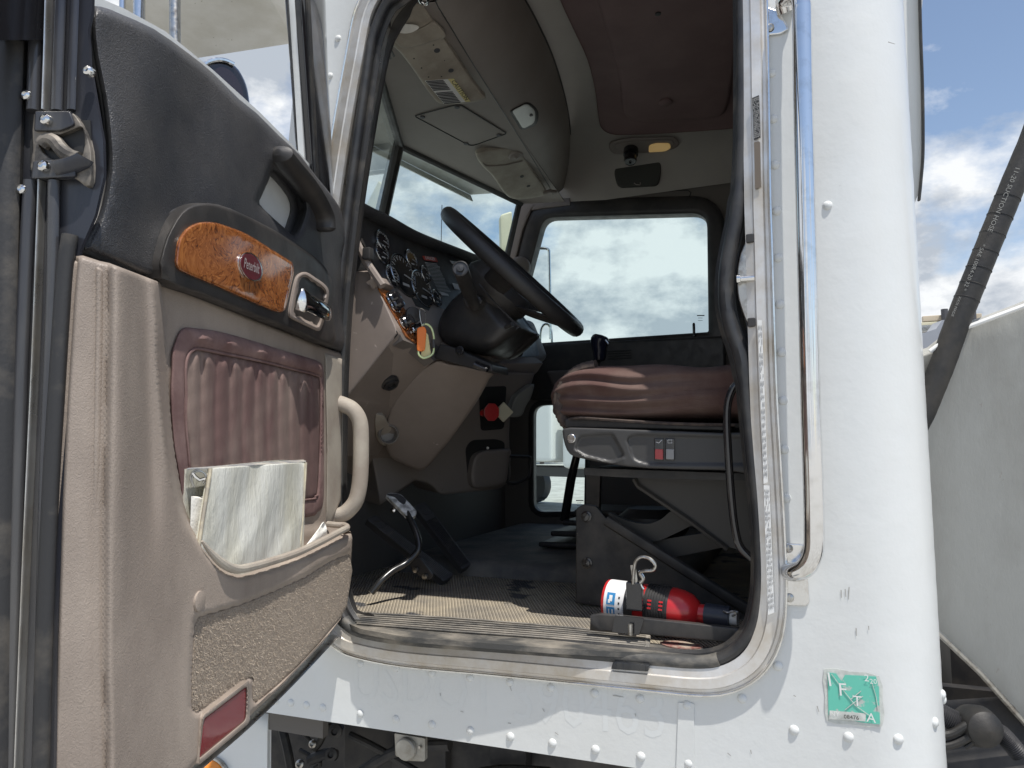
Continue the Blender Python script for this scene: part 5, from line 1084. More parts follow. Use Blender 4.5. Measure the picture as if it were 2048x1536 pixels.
# shift lever with bellows
gs = empty('gear_lever', (-0.58, 1.05, 1.25), parent=T)
build('lever_rod', MB().tube([YP(1.02)(1129, 1040), YP(0.98)(1142, 960), YP(0.95)(1156, 900), YP(0.93)(1192, 730), YP(0.93)(1197, 705)], [0.015, 0.015, 0.012, 0.012, 0.014], 12), 'black_gloss', gs)
kp = [(1199, 725, 0.020), (1200, 705, 0.023), (1198, 690, 0.028), (1200, 678, 0.034), (1203, 669, 0.022)]
build('lever_knob', MB().tube([YP(0.92)(a, b) for a, b, r in kp], [r for a, b, r in kp], 18), mat('knob_blue', (0.014, 0.016, 0.03), 0.2), gs, sub=1)
build('knob_button', MB().tube([YP(0.90)(1211, 680), YP(0.90)(1217, 688)], 0.004, 8), 'steel', gs)
for k in range(4):
    z = 1.25 + 0.034 * k; w_ = 0.46 - 0.07 * k
    build('bellows', MB().prism([Vector((-0.60 - w_ / 2, 0.92 + .02 * k, z)), Vector((-0.60 + w_ / 2, 0.92 + .02 * k, z)), Vector((-0.60 + w_ / 2 - .02, 1.28 - .02 * k, z)), Vector((-0.60 - w_ / 2 + .02, 1.28 - .02 * k, z))], (0, 0, 0.018)), 'rubber', gs, bev=0.007)
# ---- driver's seat
seat = empty('driver_seat', (-0.25, 0.5, FZ), parent=T)
cx0, cx1 = -0.562, 0.08; cz0, cz1 = 1.632, 1.755; cy0, cy1 = 0.165, 0.66
bm = bmesh.new(); bmesh.ops.create_cube(bm, size=2.0); bmesh.ops.subdivide_edges(bm, edges=bm.edges, cuts=38, use_grid_fill=True)
rg = np.random.default_rng(4)
for v in bm.verts:
    x, y, z = v.co; q = []
    n_ = 5.0; l = (abs(x) ** n_ + abs(y) ** n_ + abs(z) ** n_) ** (1 / n_); x, y, z = x / l, y / l, z / l
    sx = math.copysign(abs(x) ** 0.9, x)
    P = Vector(((cx0 + cx1) / 2 + sx * (cx1 - cx0) / 2, (cy0 + cy1) / 2 + y * (cy1 - cy0) / 2, (cz0 + cz1) / 2 + z * (cz1 - cz0) / 2))
    fx = (P.x - cx0) / (cx1 - cx0)
    # puckered folds on the near face, fading rearward
    if y < 0: P.y += (0.007 * math.sin(P.z * 235 + math.sin(P.x * 14) * 1.6) * math.exp(-((fx - 0.22) / 0.25) ** 2) + 0.0035 * math.sin(P.z * 90 + P.x * 9)) * min(1, -y * 1.4) + 0.03 * max(0, 0.12 - fx) / 0.12
    P.z += 0.008 * math.sin(P.x * 9 + 1) * (z > 0) + 0.003 * math.sin(P.x * 31 + P.y * 17) * (z > 0)
    if z < 0: P.z -= 0.0
    if fx < 0.3: P.z -= 0.024 * (1 - fx / 0.3) ** 2 * (z > 0)
    P.z += 0.016 * math.sin(math.pi * min(1, max(0, fx / 0.55))) * (z > 0) * (1 - abs(y) * 0.3)
    v.co = P
me = bpy.data.meshes.new('cushion'); bm.to_mesh(me); bm.free(); link('cushion', me, 'seat_cloth', seat, sharp=80)
# ruffled front border of the cover
mb = MB(); 
pts = cr([(1128, 848), (1116, 835), (1108, 812), (1108, 792), (1118, 768), (1134, 748), (1156, 736), (1180, 731)], closed=False, n=8)
path = [YP(0.215)(x + 13, y + 3) for x, y in pts]
rads = [0.016 + 0.0012 * math.sin(i * 2.4) for i in range(len(path))]
build('ruffle', MB().tube(path, [(0.02, r) for r in rads], 12, flat=(0, 1, 0)), mat('ruffle', (0.10, 0.075, 0.06), 0.9, col2=(0.06, 0.045, 0.04), cs=60, thr=(0.45, 0.55)), seat)
build('piping', MB().tube([YP(y)(a, b) for a, b, y in cr([(1128, 842, .20), (1160, 836, .176), (1250, 842, .170), (1360, 848, .170), (1470, 850, .172)], closed=False, n=4)], 0.0035, 6), 'ruffle', seat)
sheet('cushion_pan', rc([(1128, 838, 5), (1200, 837, 2), (1452, 850, 2), (1452, 862, 2), (1300, 858, 2), (1130, 855, 5)], 4), YP(0.185), 'black_plastic', seat, sp=14, thick=0.4, edge=(3, 0.003))
SPN = [(1125, 862), (1135, 856), (1180, 856), (1452, 866), (1520, 868), (1520, 944), (1452, 941), (1300, 937), (1220, 928), (1160, 916), (1140, 908), (1130, 890)]
def hf_sp(P):
    a = rc([(1158, 872, 8), (1225, 867, 8), (1250, 912, 10), (1225, 926, 10), (1170, 912, 10), (1150, 900, 6)], 8); b = rc([(1252, 876, 10), (1270, 869, 8), (1520, 876, 4), (1520, 930, 4), (1290, 928, 14), (1266, 920, 14)], 10)
    return -0.006 * (sst(-1.5, 2.5, sdist(a, P)) + sst(-1.5, 2.5, sdist(b, P))) + 0.003 * np.exp(-(dist(np.array([(1150, 902), (1172, 914), (1225, 927), (1246, 918)], float), P, False) / 3) ** 2)
spn = sheet('side_shield', cr(SPN, n=2), YP(0.155), mat('shield', (0.05, 0.049, 0.048), 0.42, bump=('noise', 500, 0.0003)), seat, sp=3.2, thick=0.05, edge=(4, 0.004), hf=hf_sp, sharp=70)
build('shield_screw', MB().lathe(YP(0.153)(1143, 877), (0, -1, 0), [(0.010, -0.002), (0.0098, 0.003), (0.0085, 0.004), (0.0075, 0.002), (0.005, 0.002), (0.004, 0.004), (0.0001, 0.004)], 20), 'worn_chrome', seat)
for i, (x, m_) in enumerate(((1318, 'red'), (1340, 'grey_ink'))):
    sw = sheet('seat_switch', rc([(x - 9.5, 877, 2), (x + 9.5, 877.5, 2), (x + 9.5, 921, 2), (x - 9.5, 920, 2)], 2), YP(0.158), 'black_gloss', seat, sp=10, thick=0.006, edge=(1.5, 0.001))
    sheet('switch_rocker', rc([(x - 8, 898, 2), (x + 8, 898.5, 2), (x + 8, 919, 2), (x - 8, 918, 2)], 2), YP(0.154), mat('rocker_red', (0.42, 0.07, 0.07), 0.5) if i == 0 else mat('rocker_grey', (0.28, 0.28, 0.28), 0.5), seat, sp=10, thick=0.006, edge=(1.5, 0.001))
    build('switch_icon', MB().tube([YP(0.1555)(x + a, y) for a, y in (((-6, 884), (0, 886), (6, 880)), ((-4, 880), (4, 880), (4, 886), (-4, 886), (-4, 880)))[i]], 0.0007, 4), 'white_ink', seat)
# base, scissor links and side plates
blk = mat('base_metal', (0.022, 0.0225, 0.024), 0.5, col2=(0.06, 0.055, 0.05), cs=12, spots=((0.22, 0.2, 0.17), 45, 0.70), rvar=0.1)
sheet('seat_frame_rail', [(1168, 936), (1452, 946), (1520, 948), (1520, 962), (1250, 955), (1168, 950)], YP(0.22), 'base_metal', seat, sp=30, thick=0.35)
SB = YP(0.34)
sheet('base_plate', rc([(1152, 1018, 5), (1166, 1008, 6), (1192, 1012, 6), (1216, 1040, 8), (1330, 1118, 3), (1506, 1232, 3), (1506, 1256, 3), (1152, 1206, 2)], 4), SB, 'base_metal', seat, sp=16, thick=0.012, edge=(2.5, 0.002), hf=lambda P: -0.004 * sst(0, 3, sdist(rc([(1203, 1086, 10), (1232, 1084, 10), (1350, 1160, 6), (1350, 1215, 4), (1202, 1206, 4)], 8), P)))
build('base_beam', MB().tube([YP(0.335)(1212, 1040), YP(0.335)(1500, 1222)], [(0.007, 0.013)] * 2, 8, flat=(0, 1, 0)), 'base_metal', seat)
for c in ((1173, 1033), (1174, 1126)):
    build('base_bolt', MB().lathe(YP(0.338)(*c), (0, -1, 0), [(0.013, -0.002), (0.013, 0.002), (0.009, 0.003), (0.009, 0.010), (0.0001, 0.011)], 6 if False else 16), 'black_gloss', seat)
sheet('scissor_link', cr([(1216, 1026), (1250, 1040), (1290, 1048), (1320, 1040), (1350, 1020), (1395, 1040), (1340, 1072), (1310, 1083), (1280, 1082), (1240, 1062)], n=3), YP(0.37), mat('link_metal', (0.055, 0.052, 0.047), 0.5), seat, sp=14, thick=0.02)
sheet('lower_link', [(1276, 1092), (1330, 1078), (1440, 1062), (1480, 1075), (1460, 1092), (1330, 1118), (1300, 1106)], YP(0.39), 'link_metal', seat, sp=20, thick=0.012)
sheet('gusset', [(1268, 956), (1275, 968), (1300, 984), (1380, 1040), (1450, 1092), (1520, 1110), (1520, 955)], YP(0.30), 'link_metal', seat, sp=30, thick=0.006)
build('gusset_flange', MB().tube([YP(0.295)(x, y) for x, y in ((1268, 958), (1276, 972), (1300, 988), (1380, 1042), (1455, 1098))], 0.006, 6), 'link_metal', seat)
build('air_spring', MB().lathe(YP(0.5)(1306, 1080), (0, 0, 1), [(0.07, 0), (0.09, 0.03), (0.085, 0.06), (0.06, 0.08)], 24), 'rubber', seat)
sheet('rear_support', [(1172, 950), (1200, 950), (1198, 1020), (1172, 1020)], YP(0.6), 'base_metal', seat, sp=30, thick=0.02)
# belt guard tube
bg_ = [(1480, 762), (1466, 778), (1456, 806), (1454, 850), (1458, 930), (1464, 1010), (1471, 1062), (1482, 1096), (1510, 1122)]
build('guard_tube', MB().tube([YP(0.055)(a, b) for a, b in cr(bg_, closed=False, n=5)], 0.0075, 12), 'black_gloss', seat)
build('seat_back', MB().box((0.03, 0.41, 2.15), (0.13, 0.48, 0.78)), 'seat_cloth', seat, bev=0.05, seg=4)
# ---- fire extinguisher in its clamp
FE = empty('fire_extinguisher', ZP(FZ)(1340, 1240), 'red fire extinguisher lying clamped beside the seat base', 'extinguisher')
ea = YP(0.15)(1214, 1200); eb = YP(0.12)(1480, 1238); ax = (eb - ea).normalized(); Lx = (eb - ea).length
def fb(name, prof, m_, n=32): return build(name, MB().lathe(ea, ax, [(r, h * Lx) for r, h in prof], n), m_, FE)
fb('cylinder', [(0.001, 0.0), (0.036, 0.0), (0.042, 0.01), (0.0425, 0.02), (0.0425, 0.5), (0.0425, 0.54), (0.040, 0.60), (0.034, 0.66), (0.022, 0.71), (0.018, 0.715), (0.018, 0.755), (0.001, 0.755)], 'red')
fb('label_wrap', [(0.0428, 0.03), (0.0430, 0.031), (0.0430, 0.185), (0.0428, 0.186)], mat('fe_label', (0.74, 0.74, 0.74), 0.4))
fb('ribbed_band', [(0.0428, 0.335)] + [q for k in range(8) for q in ((0.0445, 0.337 + k * 0.021), (0.0445, 0.347 + k * 0.021), (0.0432, 0.349 + k * 0.021), (0.0432, 0.356 + k * 0.021))] + [(0.0428, 0.515)], 'black_plastic')
fb('valve', [(0.018, 0.755), (0.021, 0.757), (0.021, 0.93), (0.014, 0.935), (0.001, 0.935)], mat('valve_blue', (0.03, 0.035, 0.05), 0.4))
fb('nozzle', [(0.014, 0.93), (0.014, 0.985), (0.001, 0.985)], 'white_plastic')
build('valve_pin', MB().tube([YP(0.10)(x, y) for x, y in cr([(1446, 1222), (1456, 1226), (1466, 1223), (1472, 1228), (1464, 1232)], closed=False, n=3)], 0.0022, 6), 'steel', FE)
up = Vector((0, 0, 1)); up = (up - ax * up.dot(ax)).normalized(); sd = up.cross(ax)
fw = -sd if (-sd).y < 0 else sd
def onfe(h, ang, r=0.0436):
    d = fw * math.cos(ang) + up * math.sin(ang); return ea + ax * (h * Lx) + d * r, d
def curved(name, h0, h1, a0, a1, m_, r, parent=FE):
    mb = MB(); n = 8
    for i in range(n + 1):
        for h in (h0, h1): mb.v.append(onfe(h, a0 + (a1 - a0) * i / n, r)[0])
    mb.f = [(2 * i, 2 * i + 1, 2 * i + 3, 2 * i + 2) for i in range(n)]; return build(name, mb, m_, parent)
curved('pictogram', 0.055, 0.12, 0.05, 0.60, 'blue', 0.0436); curved('pictogram', 0.055, 0.12, -0.65, -0.05, 'blue', 0.0436)
curved('pictogram_figure', 0.075, 0.10, 0.20, 0.48, 'white_ink', 0.0440); curved('pictogram_figure', 0.068, 0.085, 0.12, 0.28, 'white_ink', 0.0440)
curved('pictogram_figure', 0.070, 0.08, -0.5, -0.15, 'white_ink', 0.0440); curved('pictogram_figure', 0.095, 0.11, -0.35, -0.15, 'white_ink', 0.0440)
for k in range(4): curved('label_print', 0.145, 0.158, 0.35 - 0.25 * k, 0.45 - 0.25 * k, 'black_ink', 0.0434)
for h in (0.37, 0.455):
    for k in range(3): curved('band_slot', h, h + 0.03, 0.1 + 0.16 * k, 0.18 + 0.16 * k, 'red', 0.0450)
cl = empty('mounting_clamp', ZP(FZ)(1270, 1250), 'black steel clamp with wire bail holding the extinguisher', 'clamp')
build('clamp_block', MB().box(YP(0.085)(1270, 1192), (0.032, 0.02, 0.055)), 'black_gloss', cl, bev=0.003)
build('clamp_strap', MB().sweep([onfe(0.225, a, 0.0465)[0] for a in [k * math.pi / 16 for k in range(33)]], [(-0.009, 0), (0.009, 0)], lambda i: (ax, up), closed=False), 'base_metal', cl)
build('wire_bail', MB().tube([YP(0.075)(x, y) for x, y in cr([(1266, 1168), (1268, 1140), (1272, 1122), (1284, 1114), (1300, 1118), (1311, 1130), (1306, 1140), (1290, 1142), (1280, 1146), (1286, 1158), (1280, 1166)], closed=False, n=5)], 0.0034, 10), 'steel', cl)
build('bail_spring', MB().tube([YP(0.078)(x, y) for x, y in cr([(1288, 1178), (1282, 1168), (1288, 1158), (1284, 1148), (1278, 1142)], closed=False, n=5)], 0.0028, 8), 'worn_chrome', cl)
build('clamp_arm', MB().tube([YP(0.08)(x, y) for x, y in ((1266, 1175), (1270, 1160), (1266, 1130))], [(0.002, 0.006)] * 3, 6, flat=(0, 1, 0)), 'steel', cl)
rl = sheet('retainer_rail', [(1181, 1231), (1200, 1228), (1300, 1238), (1487, 1258), (1486, 1282), (1470, 1286), (1300, 1270), (1180, 1260)], YP(0.055), 'base_metal', T, sp=20, thick=0.012, edge=(3, 0.002))
sheet('clamp_foot', rc([(1230, 1230, 3), (1288, 1237, 4), (1278, 1270, 4), (1224, 1264, 3)], 3), YP(0.045), 'black_gloss', cl, sp=12, thick=0.004)
build('clamp_bolt', MB().tube([YP(0.038)(1261, 1248), YP(0.038)(1261, 1270)], 0.0045, 10), 'steel', cl)
sheet('sill_catch', rc([(1226, 1324, 3), (1298, 1330, 3), (1296, 1343, 2), (1222, 1338, 2)], 2), YP(-0.022), 'black_paint', T, sp=12, thick=0.01, edge=(1.5, 0.001))
# ---- striker and labels on the rear jamb
sk2 = sheet('striker_plate', cr([(1496, 476), (1508, 478), (1512, 520), (1512, 600), (1510, 655), (1498, 652), (1484, 622), (1475, 585), (1475, 540), (1482, 505)], n=3), YP(-0.004), 'steel', T, sp=9, thick=0.006, edge=(3, 0.003))
build('striker_pin', MB().lathe(YP(-0.012)(1474, 559), (1, 0, 0), [(0.0001, 0), (0.0085, 0.0), (0.0085, 0.006), (0.0055, 0.007), (0.0055, 0.03), (0.0001, 0.03)], 18), 'worn_chrome', sk2)
for q in (((1494, 474), (1506, 480)), ((1496, 636), (1510, 654))): build('striker_block', MB().box((YP(-.012)(*q[0]) + YP(-.012)(*q[1])) / 2, (0.013, 0.008, 0.016)), 'black_plastic', sk2, bev=0.002)
JP = YP(-0.0188)
def jlabel(o_, m_, lines, mi):
    s_ = sheet('jamb_label', o_, JP, m_, T, sp=20, thick=0.0006); (a, b, c, d) = o_; mb = MB(); P = YP(-0.0196)
    for k in range(lines):
        u = (k + 0.7) / (lines + 0.4); seg = 22; rr = random.Random(k + lines)
        for q in range(seg):
            if rr.random() < 0.12: continue
            v0, v1 = q / seg + 0.004, (q + 0.5 + 0.4 * rr.random()) / seg; L0 = (a[0] + (b[0] - a[0]) * u, a[1] + (b[1] - a[1]) * u); L1 = (d[0] + (c[0] - d[0]) * u, d[1] + (c[1] - d[1]) * u)
            pt = lambda v: P(L0[0] + (L1[0] - L0[0]) * (0.03 + 0.94 * v), L0[1] + (L1[1] - L0[1]) * (0.03 + 0.94 * v)); mb.tube([pt(v0), pt(v1)], 0.00035, 4)
    build('label_print', mb, mi, s_); return s_
jlabel([(1504, 196), (1518, 190), (1521, 275), (1508, 280)], 'black_ink', 5, 'white_ink')
sheet('jamb_plate', rc([(1508, 284, 2), (1520, 282, 4), (1522, 374, 2), (1510, 378, 2)], 2), JP, mat('plate_brown', (0.16, 0.13, 0.10), 0.5, 0.3), T, sp=20, thick=0.0008)
jlabel([(1515, 640), (1524, 640), (1536, 964), (1527, 968)], 'white_ink', 3, 'far_dark')
jlabel([(1527, 970), (1539, 971), (1549, 1225), (1536, 1230)], 'white_ink', 4, 'far_dark')
# ================================================================== outside pieces
# tank body behind the cab
tk = sheet('tank_body', [(1700, 760), (1868, 700), (1919, 660), (2048, 612), (2500, 420), (2700, 420), (2700, 1700), (2300, 1700), (2048, 1444), (1960, 1345), (1885, 1275), (1700, 1100)], Plane((0.55, 0.30, 1.5), (0.25, -1, -0.30)), 'tank', T, sp=40, thick=0.03, edge=(6, 0.01))
build('tank_flange', MB().tube([Plane((0.55, 0.28, 1.5), (0.25, -1, -0.30))(x, y) for x, y in ((1700, 1098), (1885, 1274), (1960, 1345), (2048, 1444), (2300, 1702))], 0.006, 8), 'steel', tk)
build('tank_rim', MB().tube([Plane((0.55, 0.285, 1.5), (0.25, -1, -0.30))(x, y) for x, y in ((1860, 703), (1919, 660), (2048, 612), (2500, 420))], 0.004, 8), 'far_white', tk)
sheet('tank_bracket', [(1840, 668), (1872, 658), (1885, 640), (1896, 640), (1890, 790), (1840, 790)], Plane((0.5, 0.5, 1.5), (0.25, -1, 0.0)), mat('grey_paint', (0.36, 0.38, 0.42), 0.5), T, sp=30, thick=0.05)
# chassis behind and below
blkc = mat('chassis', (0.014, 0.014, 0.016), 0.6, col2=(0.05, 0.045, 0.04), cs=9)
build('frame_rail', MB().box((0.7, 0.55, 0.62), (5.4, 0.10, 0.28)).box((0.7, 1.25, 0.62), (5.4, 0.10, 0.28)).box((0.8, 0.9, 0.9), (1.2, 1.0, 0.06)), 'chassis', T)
sheet('rear_cover', [(1700, 1390), (1900, 1400), (2048, 1390), (2500, 1500), (2500, 1800), (1700, 1800)], Plane((0.4, 0.45, 1.1), (0.1, -1, 0.35)), 'chassis', T, sp=60, thick=0.05)
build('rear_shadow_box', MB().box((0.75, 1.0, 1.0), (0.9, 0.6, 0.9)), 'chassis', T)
hz = mat('corrugated', (0.03, 0.03, 0.033), 0.45)
def corr(pl_, pts, r, nm):
    q = [pl_(x, y) for x, y in cr(pts, closed=False, n=16)]; return build(nm, MB().tube(q, [r * (1 + 0.13 * (i % 2)) for i in range(len(q))], 14), 'corrugated', T, sharp=20)
HPl = Plane((0.34, 0.22, 1.2), (0.1, -1, 0))
corr(HPl, [(1850, 1412), (1885, 1430), (1915, 1445), (1940, 1452)], 0.017, 'air_line'); corr(HPl, [(1975, 1458), (2000, 1466), (2020, 1486), (2040, 1510)], 0.014, 'air_line')
for pts, r in (([(1850, 1472), (1900, 1468), (1930, 1452), (1950, 1446)], 0.0075), ([(1850, 1498), (1900, 1490), (1930, 1478), (1952, 1462)], 0.0075), ([(1950, 1446), (1962, 1465), (1945, 1485), (1930, 1496)], 0.004)):
    build('air_line', MB().tube([Plane(HPl.p + HPl.n * 0.02, HPl.n)(x, y) for x, y in cr(pts, closed=False, n=5)], r, 10), 'hose', T)
build('line_coupling', MB().lathe(HPl(1956, 1452), (0.3, -0.9, 0.1), [(0.0001, -0.03), (0.03, -0.03), (0.036, 0.0), (0.03, 0.025), (0.015, 0.036), (0.0001, 0.038)], 24), 'hose', T)
# suction hose
HS = Plane((0.42, 0.16, 1.6), (0.15, -1, 0))
hpts = cr([(2120, 100), (2075, 250), (2030, 360), (1985, 470), (1945, 570), (1913, 650), (1888, 720), (1864, 780), (1838, 840), (1800, 900)], closed=False, n=6)
hpath = [HS(x, y) for x, y in hpts]
hs = build('suction_hose', MB().tube(hpath, [0.0205 + 0.0002 * math.sin(i * 2.2) for i in range(len(hpath))], 24), 'hose'); setp(hs, 'thick black rubber hose hanging down beside the white tank', 'hose')
# raised lettering along it
HT = Plane(HS.p + HS.n * 0.0202, HS.n)
for s_, a, b in (('11-20 SUCTION HOSE', (2031, 335), (1975, 462)), ('* SAE 100R4-20 32 *', (1964, 487), (1925, 580)), ('XX/X MADE', (1918, 592), (1902, 632))):
    text('hose_lettering', s_, a, b, HT, mat('hose_ink', (0.22, 0.22, 0.205), 0.6) if 'hose_ink' not in M else 'hose_ink', hs, off=0.0, hs=0.85)
for k in range(7):
    i = 14 + k * 2; p = hpath[i]; d = (hpath[i + 1] - hpath[i - 1]).normalized()
    build('hose_wrap', MB().tube([p + (d.orthogonal().normalized() * math.cos(a) + d.cross(d.orthogonal()).normalized() * math.sin(a)) * 0.0206 for a in [q * math.pi / 12 for q in range(24)]], 0.0009, 5, True), 'rubber', hs)
# battery/step box with marker lamp ahead, wiring under the cab
box = sheet('step_box', [(200, 1424), (480, 1418), (536, 1428), (534, 1700), (100, 1700)], YP(0.06), 'white_paint', T, sp=40, thick=0.012, edge=(3, 0.003))
lm = MB().lathe(YP(0.055)(425, 1562), (0, -1, 0.0), [(0.052, -0.002), (0.052, 0.004), (0.046, 0.014), (0.030, 0.022), (0.0001, 0.026)], 32); lo_ = build('marker_lamp', lm, 'amber', T)
build('lamp_ring', MB().lathe(YP(0.055)(425, 1562), (0, -1, 0), [(0.056, -0.002), (0.056, 0.006), (0.052, 0.007), (0.051, 0.0)], 32), 'steel', lo_)
build('dark_backing', MB().box((-0.30, 0.62, 0.55), (2.3, 0.03, 0.95)), 'chassis', T)  # large dark backing, added so the space under the cab looks dark
build('engine_block', MB().box((-0.75, 0.48, 0.72), (0.9, 0.22, 0.5)).box((-0.95, 0.42, 0.80), (0.16, 0.16, 0.2)).box((-0.70, 0.40, 0.86), (0.10, 0.14, 0.12)), 'chassis', T, bev=0.01)
rr = random.Random(11)
UP = YP(0.30)
for pts, r, m_ in (([(600, 1430), (602, 1460), (618, 1478), (632, 1500)], 0.005, 'hose'), ([(655, 1445), (640, 1480), (628, 1495)], 0.012, 'hose'), ([(560, 1440), (575, 1500), (585, 1560)], 0.012, 'chassis'), ([(620, 1520), (650, 1508), (672, 1510)], 0.014, 'chassis'), ([(600, 1500), (625, 1515), (640, 1530), (600, 1550)], 0.006, 'hose'), ([(860, 1560), (760, 1500), (700, 1470)], 0.010, 'hose'), ([(720, 1545), (800, 1500), (900, 1490)], 0.014, 'chassis'), ([(900, 1560), (1000, 1540), (1100, 1545)], 0.012, 'hose')):
    build('wiring_harness' if m_ == 'hose' else 'brake_line', MB().tube([UP(x, y) for x, y in cr(pts, closed=False, n=4)], r, 10), m_, T)
for c, r in (((627, 1487), 0.010), ((601, 1527), 0.011), ((672, 1462), 0.018), ((664, 1508), 0.016)):
    build('hose_clamp', MB().lathe(YP(0.27)(*c), (0.3, -0.9, 0.2), [(r * 0.6, 0), (r, 0.002), (r, 0.010), (r * 0.5, 0.014), (r * 0.4, 0.006), (0.0001, 0.006)], 14), 'steel' if r < .012 else 'chassis', T)
sk3 = sheet('socket_plate', rc([(789, 1466, 3), (850, 1476, 3), (850, 1523, 5), (820, 1522, 3), (791, 1512, 4)], 3), YP(0.02), mat('dirty_metal', (0.45, 0.43, 0.38), 0.55, 0.3, col2=(0.26, 0.24, 0.2), cs=20), T, sp=9, thick=0.01, edge=(2, 0.0015))
build('socket_cover', MB().lathe(YP(0.016)(813, 1497), (0, -1, 0), [(0.0225, -0.002), (0.0225, 0.006), (0.020, 0.009), (0.0001, 0.010)], 28), 'dirty_metal', sk3)
build('socket_screw', MB().lathe(YP(0.016)(840, 1494), (0, -1, 0), [(0.0035, -0.001), (0.003, 0.003), (0.0001, 0.003)], 10), 'steel', sk3)
# bonnet mirror, near mirror bracket, overhead deflector seen past the door
MP = Plane((-2.2, -0.1, 2.4), (0.85, -0.5, 0))
mo = cr([(395, 180), (400, 140), (418, 124), (443, 120), (470, 132), (488, 158), (498, 195), (498, 250), (470, 280), (410, 260)], n=3)
mi_ = sheet('hood_mirror', mo, MP, 'black_gloss', T, sp=12, thick=0.06, edge=(6, 0.02))
sheet('mirror_face', cr([(420, 180), (424, 148), (440, 134), (462, 142), (480, 168), (488, 200), (486, 250), (440, 260)], n=3), Plane(MP.p + MP.n * 0.004, MP.n), mat('mirror_dark', (0.10, 0.08, 0.08), 0.12, 0.9), mi_, sp=14, thick=0.004)
build('mirror_rim', MB().tube([MP(x, y, 0.004) for x, y in cr([(398, 150), (410, 128), (430, 120), (450, 121), (468, 129)], closed=False, n=4)], 0.008, 8), 'worn_chrome', mi_)
# deflector panel over the bonnet side
DZ = ZP(2.86)
df = sheet('overhead_deflector', [(252, -200), (252, 20), (290, 60), (395, 116), (588, 86), (640, -60), (660, -260)], DZ, 'visor_outer', T, sp=40, thick=0.012)
build('deflector_flange', MB().prism([DZ(536, -10, 0.002), DZ(588, 84, 0.002), DZ(612, 60, 0.05), DZ(600, -60, 0.05)], (0.0, 0.0, 0.004)), 'visor_outer', df)
for x0_, x1_, w_, m_ in ((248, 240, 0.007, 'chrome'), (280, 276, 0.012, 'worn_chrome'), (350, 350, 0.011, 'steel')):
    build('mirror_bracket', MB().tube([YP(-0.25)(x0_, -160), YP(-0.25)(x1_, 320)], w_, 12), m_, T)
# passenger side mirrors seen through the glass
mm_ = Plane((-1.35, 2.05, 2.3), (1, -0.5, 0))
pm = sheet('passenger_mirror', rc([(1000, 430, 6), (1024, 422, 6), (1024, 500, 4), (1002, 506, 4)], 5), Plane((-1.6, 2.3, 2.4), (0.6, -1, 0)), 'cream', T, sp=14, thick=0.05, edge=(3, 0.01))
MP2 = Plane((-1.05, 2.05, 2.3), (0.6, -1, 0))
build('mirror_arm', MB().tube([MP2(x, y) for x, y in rc([(1060, 496, 3), (1098, 497, 8), (1100, 600, 8), (1101, 680, 3)], 8)[2:-2]], 0.0075, 10), 'worn_chrome', T)
build('mirror_arm', MB().tube([MP2(x, y) for x, y in cr([(1080, 700), (1082, 660), (1092, 648), (1102, 660), (1104, 700)], closed=False, n=4)], 0.006, 10), 'worn_chrome', T)
build('radio_aerial', MB().tube([Plane((-1.7, 1.2, 2.2), (1, 0, 0))(882, 500), Plane((-1.7, 1.2, 2.2), (1, 0, 0))(884, 410)], 0.002, 6), 'black_ink', T)
# ---- things across the yard
def far_truck(loc, rz, lbl, m_body, m_trim):
    t_ = empty('parked_truck', loc, lbl, 'truck', 'trucks parked across the yard'); t_.rotation_euler = (0, 0, 0)
    Rm = Matrix.Rotation(rz, 3, 'Z'); L0_ = Vector(loc)
    def bx(nm, c, s, mt, bev=0.03, par_=t_):
        mb = MB().box((0, 0, 0), s); mb.v = [L0_ + Rm @ (v + Vector(c)) for v in mb.v]; return build(nm, mb, mt, par_, bev=bev)
    cb = bx('cab', (0, 0, 1.9), (2.3, 2.0, 1.7), m_body, 0.12); bx('bonnet', (0, -1.9, 1.55), (1.7, 1.9, 0.95), m_body, 0.15)
    bx('windscreen', (0, -1.02, 2.3), (1.9, 0.03, 0.6), 'far_dark', 0.01); bx('grille', (0, -2.87, 1.45), (1.1, 0.05, 0.8), 'steel', 0.01)
    bx('bumper', (0, -3.0, 0.62), (2.4, 0.15, 0.34), m_trim, 0.03); bx('frame', (0, 2.5, 0.95), (0.9, 7.5, 0.25), 'far_dark'); bx('load_body', (0, 4.0, 2.2), (2.4, 5.5, 2.0), m_body, 0.1)
    bx('step_tank', (-1.05, -0.6, 0.8), (0.5, 1.3, 0.5), m_trim, 0.1)
    for s_ in (-1, 1):
        bx('headlight', (s_ * 1.0, -2.8, 1.2), (0.3, 0.1, 0.22), 'lens_clear')
        for y in (-2.1, 3.8, 5.2):
            mb = MB().lathe((0, 0, 0), (1, 0, 0), [(0.3, -0.12), (0.5, -0.12), (0.52, 0.0), (0.5, 0.14), (0.3, 0.14), (0.26, 0.08), (0.0001, 0.08)], 20); mb.v = [L0_ + Rm @ (v + Vector((s_ * 1.0, y, 0.52))) for v in mb.v]; build('wheel', mb, 'far_dark', t_)
        mb = MB().tube([Vector((s_ * 1.15, -0.9, 2.6)), Vector((s_ * 1.45, -0.9, 2.6)), Vector((s_ * 1.45, -0.9, 1.9))], 0.03, 8); mb.v = [L0_ + Rm @ v for v in mb.v]; build('mirror_arm', mb, 'steel', t_)
    return t_
g0 = YP(13.0)(1118, 870)
far_truck((g0.x + 0.8, 15.5, 0), math.radians(68), 'pale truck parked side-on beyond the lower passenger door window', 'far_white', 'far_tan')
g1 = YP(28.0)(1905, 650)
far_truck((g1.x - 1.5, 30, 0), math.radians(20), 'far truck with cream machinery between the cab and the tank', 'far_white', 'far_tan')
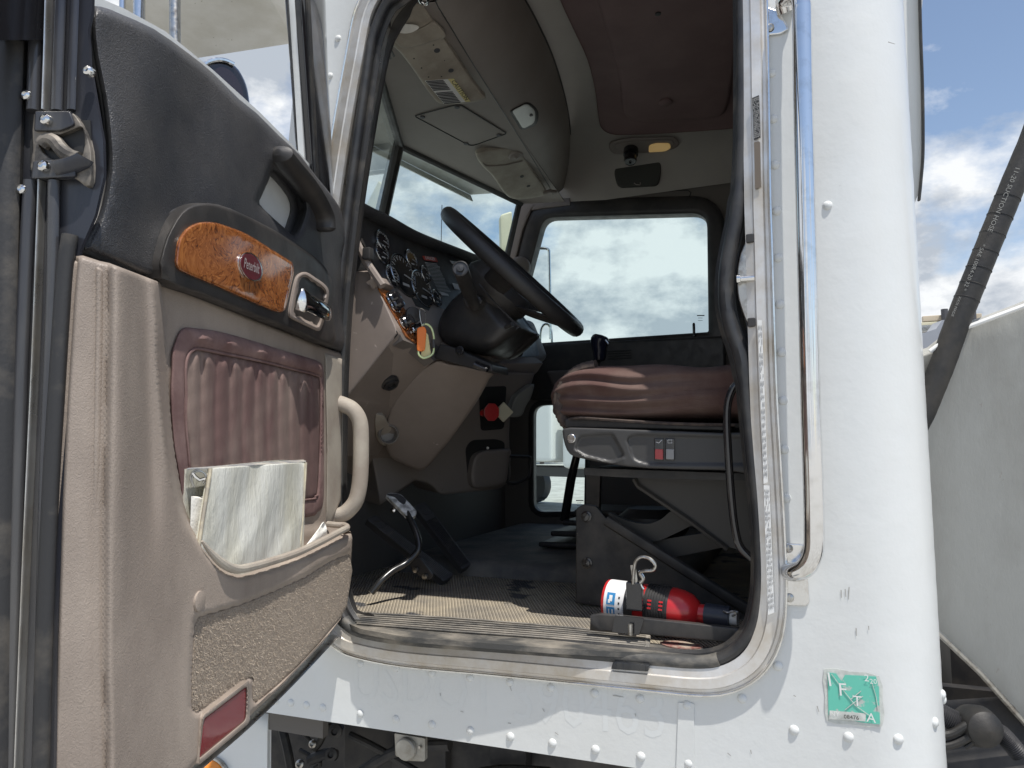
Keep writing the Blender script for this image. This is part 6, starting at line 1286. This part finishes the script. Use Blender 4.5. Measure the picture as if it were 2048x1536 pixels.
for k, (px, yy, lb) in enumerate(((1868, 22, 'grey machine part just right of the cab corner'), (1925, 26, 'cream pump machinery above the rim of the tank'))):
    c = YP(yy)(px, 655); t_ = empty('yard_machine', (c.x, yy, 0), lb, 'machine', 'machinery across the yard'); r_ = random.Random(k)
    build('machine_body', MB().box((c.x, yy, c.z / 2 - 0.3), (1.9, 1.2, c.z - 0.5)), 'far_tan' if k else 'far_dark', t_, bev=0.05)
    for q in range(9):
        p = YP(yy - 0.5)(px + r_.uniform(-34, 34), r_.uniform(634, 668)); build('machine_pipe', MB().box(p, (r_.uniform(.25, .9), .2, r_.uniform(.06, .22))), ('far_tan', 'cream', 'steel')[q % 3], t_, bev=0.02)
    p = YP(yy - .7)(px + 22, 640); build('exhaust_stack', MB().tube([p + Vector((0, 0, -0.8)), p + Vector((0, 0, 0.3))], 0.09, 10), 'far_dark', t_)
def tree(x, y, h, r_, seed, lbl):
    t_ = empty('tree', (x, y, 0), lbl, 'tree', 'trees beyond the yard'); q = random.Random(seed)
    build('trunk', MB().tube([(x, y, 0), (x + .1, y, h * .3), (x - .05, y, h * .7)], [0.22, 0.16, 0.06], 8), 'bark', t_); mb = MB()
    cl_ = [(Vector((x, y, h * .65)) + Vector((q.gauss(0, .45), q.gauss(0, .45), q.gauss(0, .5))) * r_) for _ in range(16)]
    for _ in range(2600):
        c = q.choice(cl_) + Vector((q.gauss(0, .22), q.gauss(0, .22), q.gauss(0, .22))) * r_; a = Vector((q.gauss(0, 1), q.gauss(0, 1), q.gauss(0, 1))).normalized() * 0.16; b = a.orthogonal() * .6; mb.add([c - a, c + b, c + a, c - b], [(0, 1, 2, 3)])
    build('crown', mb, 'leaf', t_)
for k, (px, yy, h) in enumerate(((1082, 60, 8.5), (1110, 66, 8.2), (1150, 70, 8.4), (1890, 80, 8))):
    p = YP(yy)(px, 760); tree(p.x, yy, h, 2.6, k, ('bushy green tree low in the left corner of the passenger window', 'dark tree right of the steering wheel rim beyond the passenger window', 'pale tree beside the gear knob beyond the passenger window', 'distant tree between the cab corner and the tank')[k])

# trim anything of the roof lining that would run past the side wall
for o in bpy.data.objects:
    if o.type == 'MESH' and o.name.split('.')[0] in ('overhead_panel', 'overhead_console', 'console_seam', 'console_edge', 'headliner_insert', 'roof_hatch_panel'):
        for v in o.data.vertices:
            if v.co.y < 0.125: v.co.y = 0.125
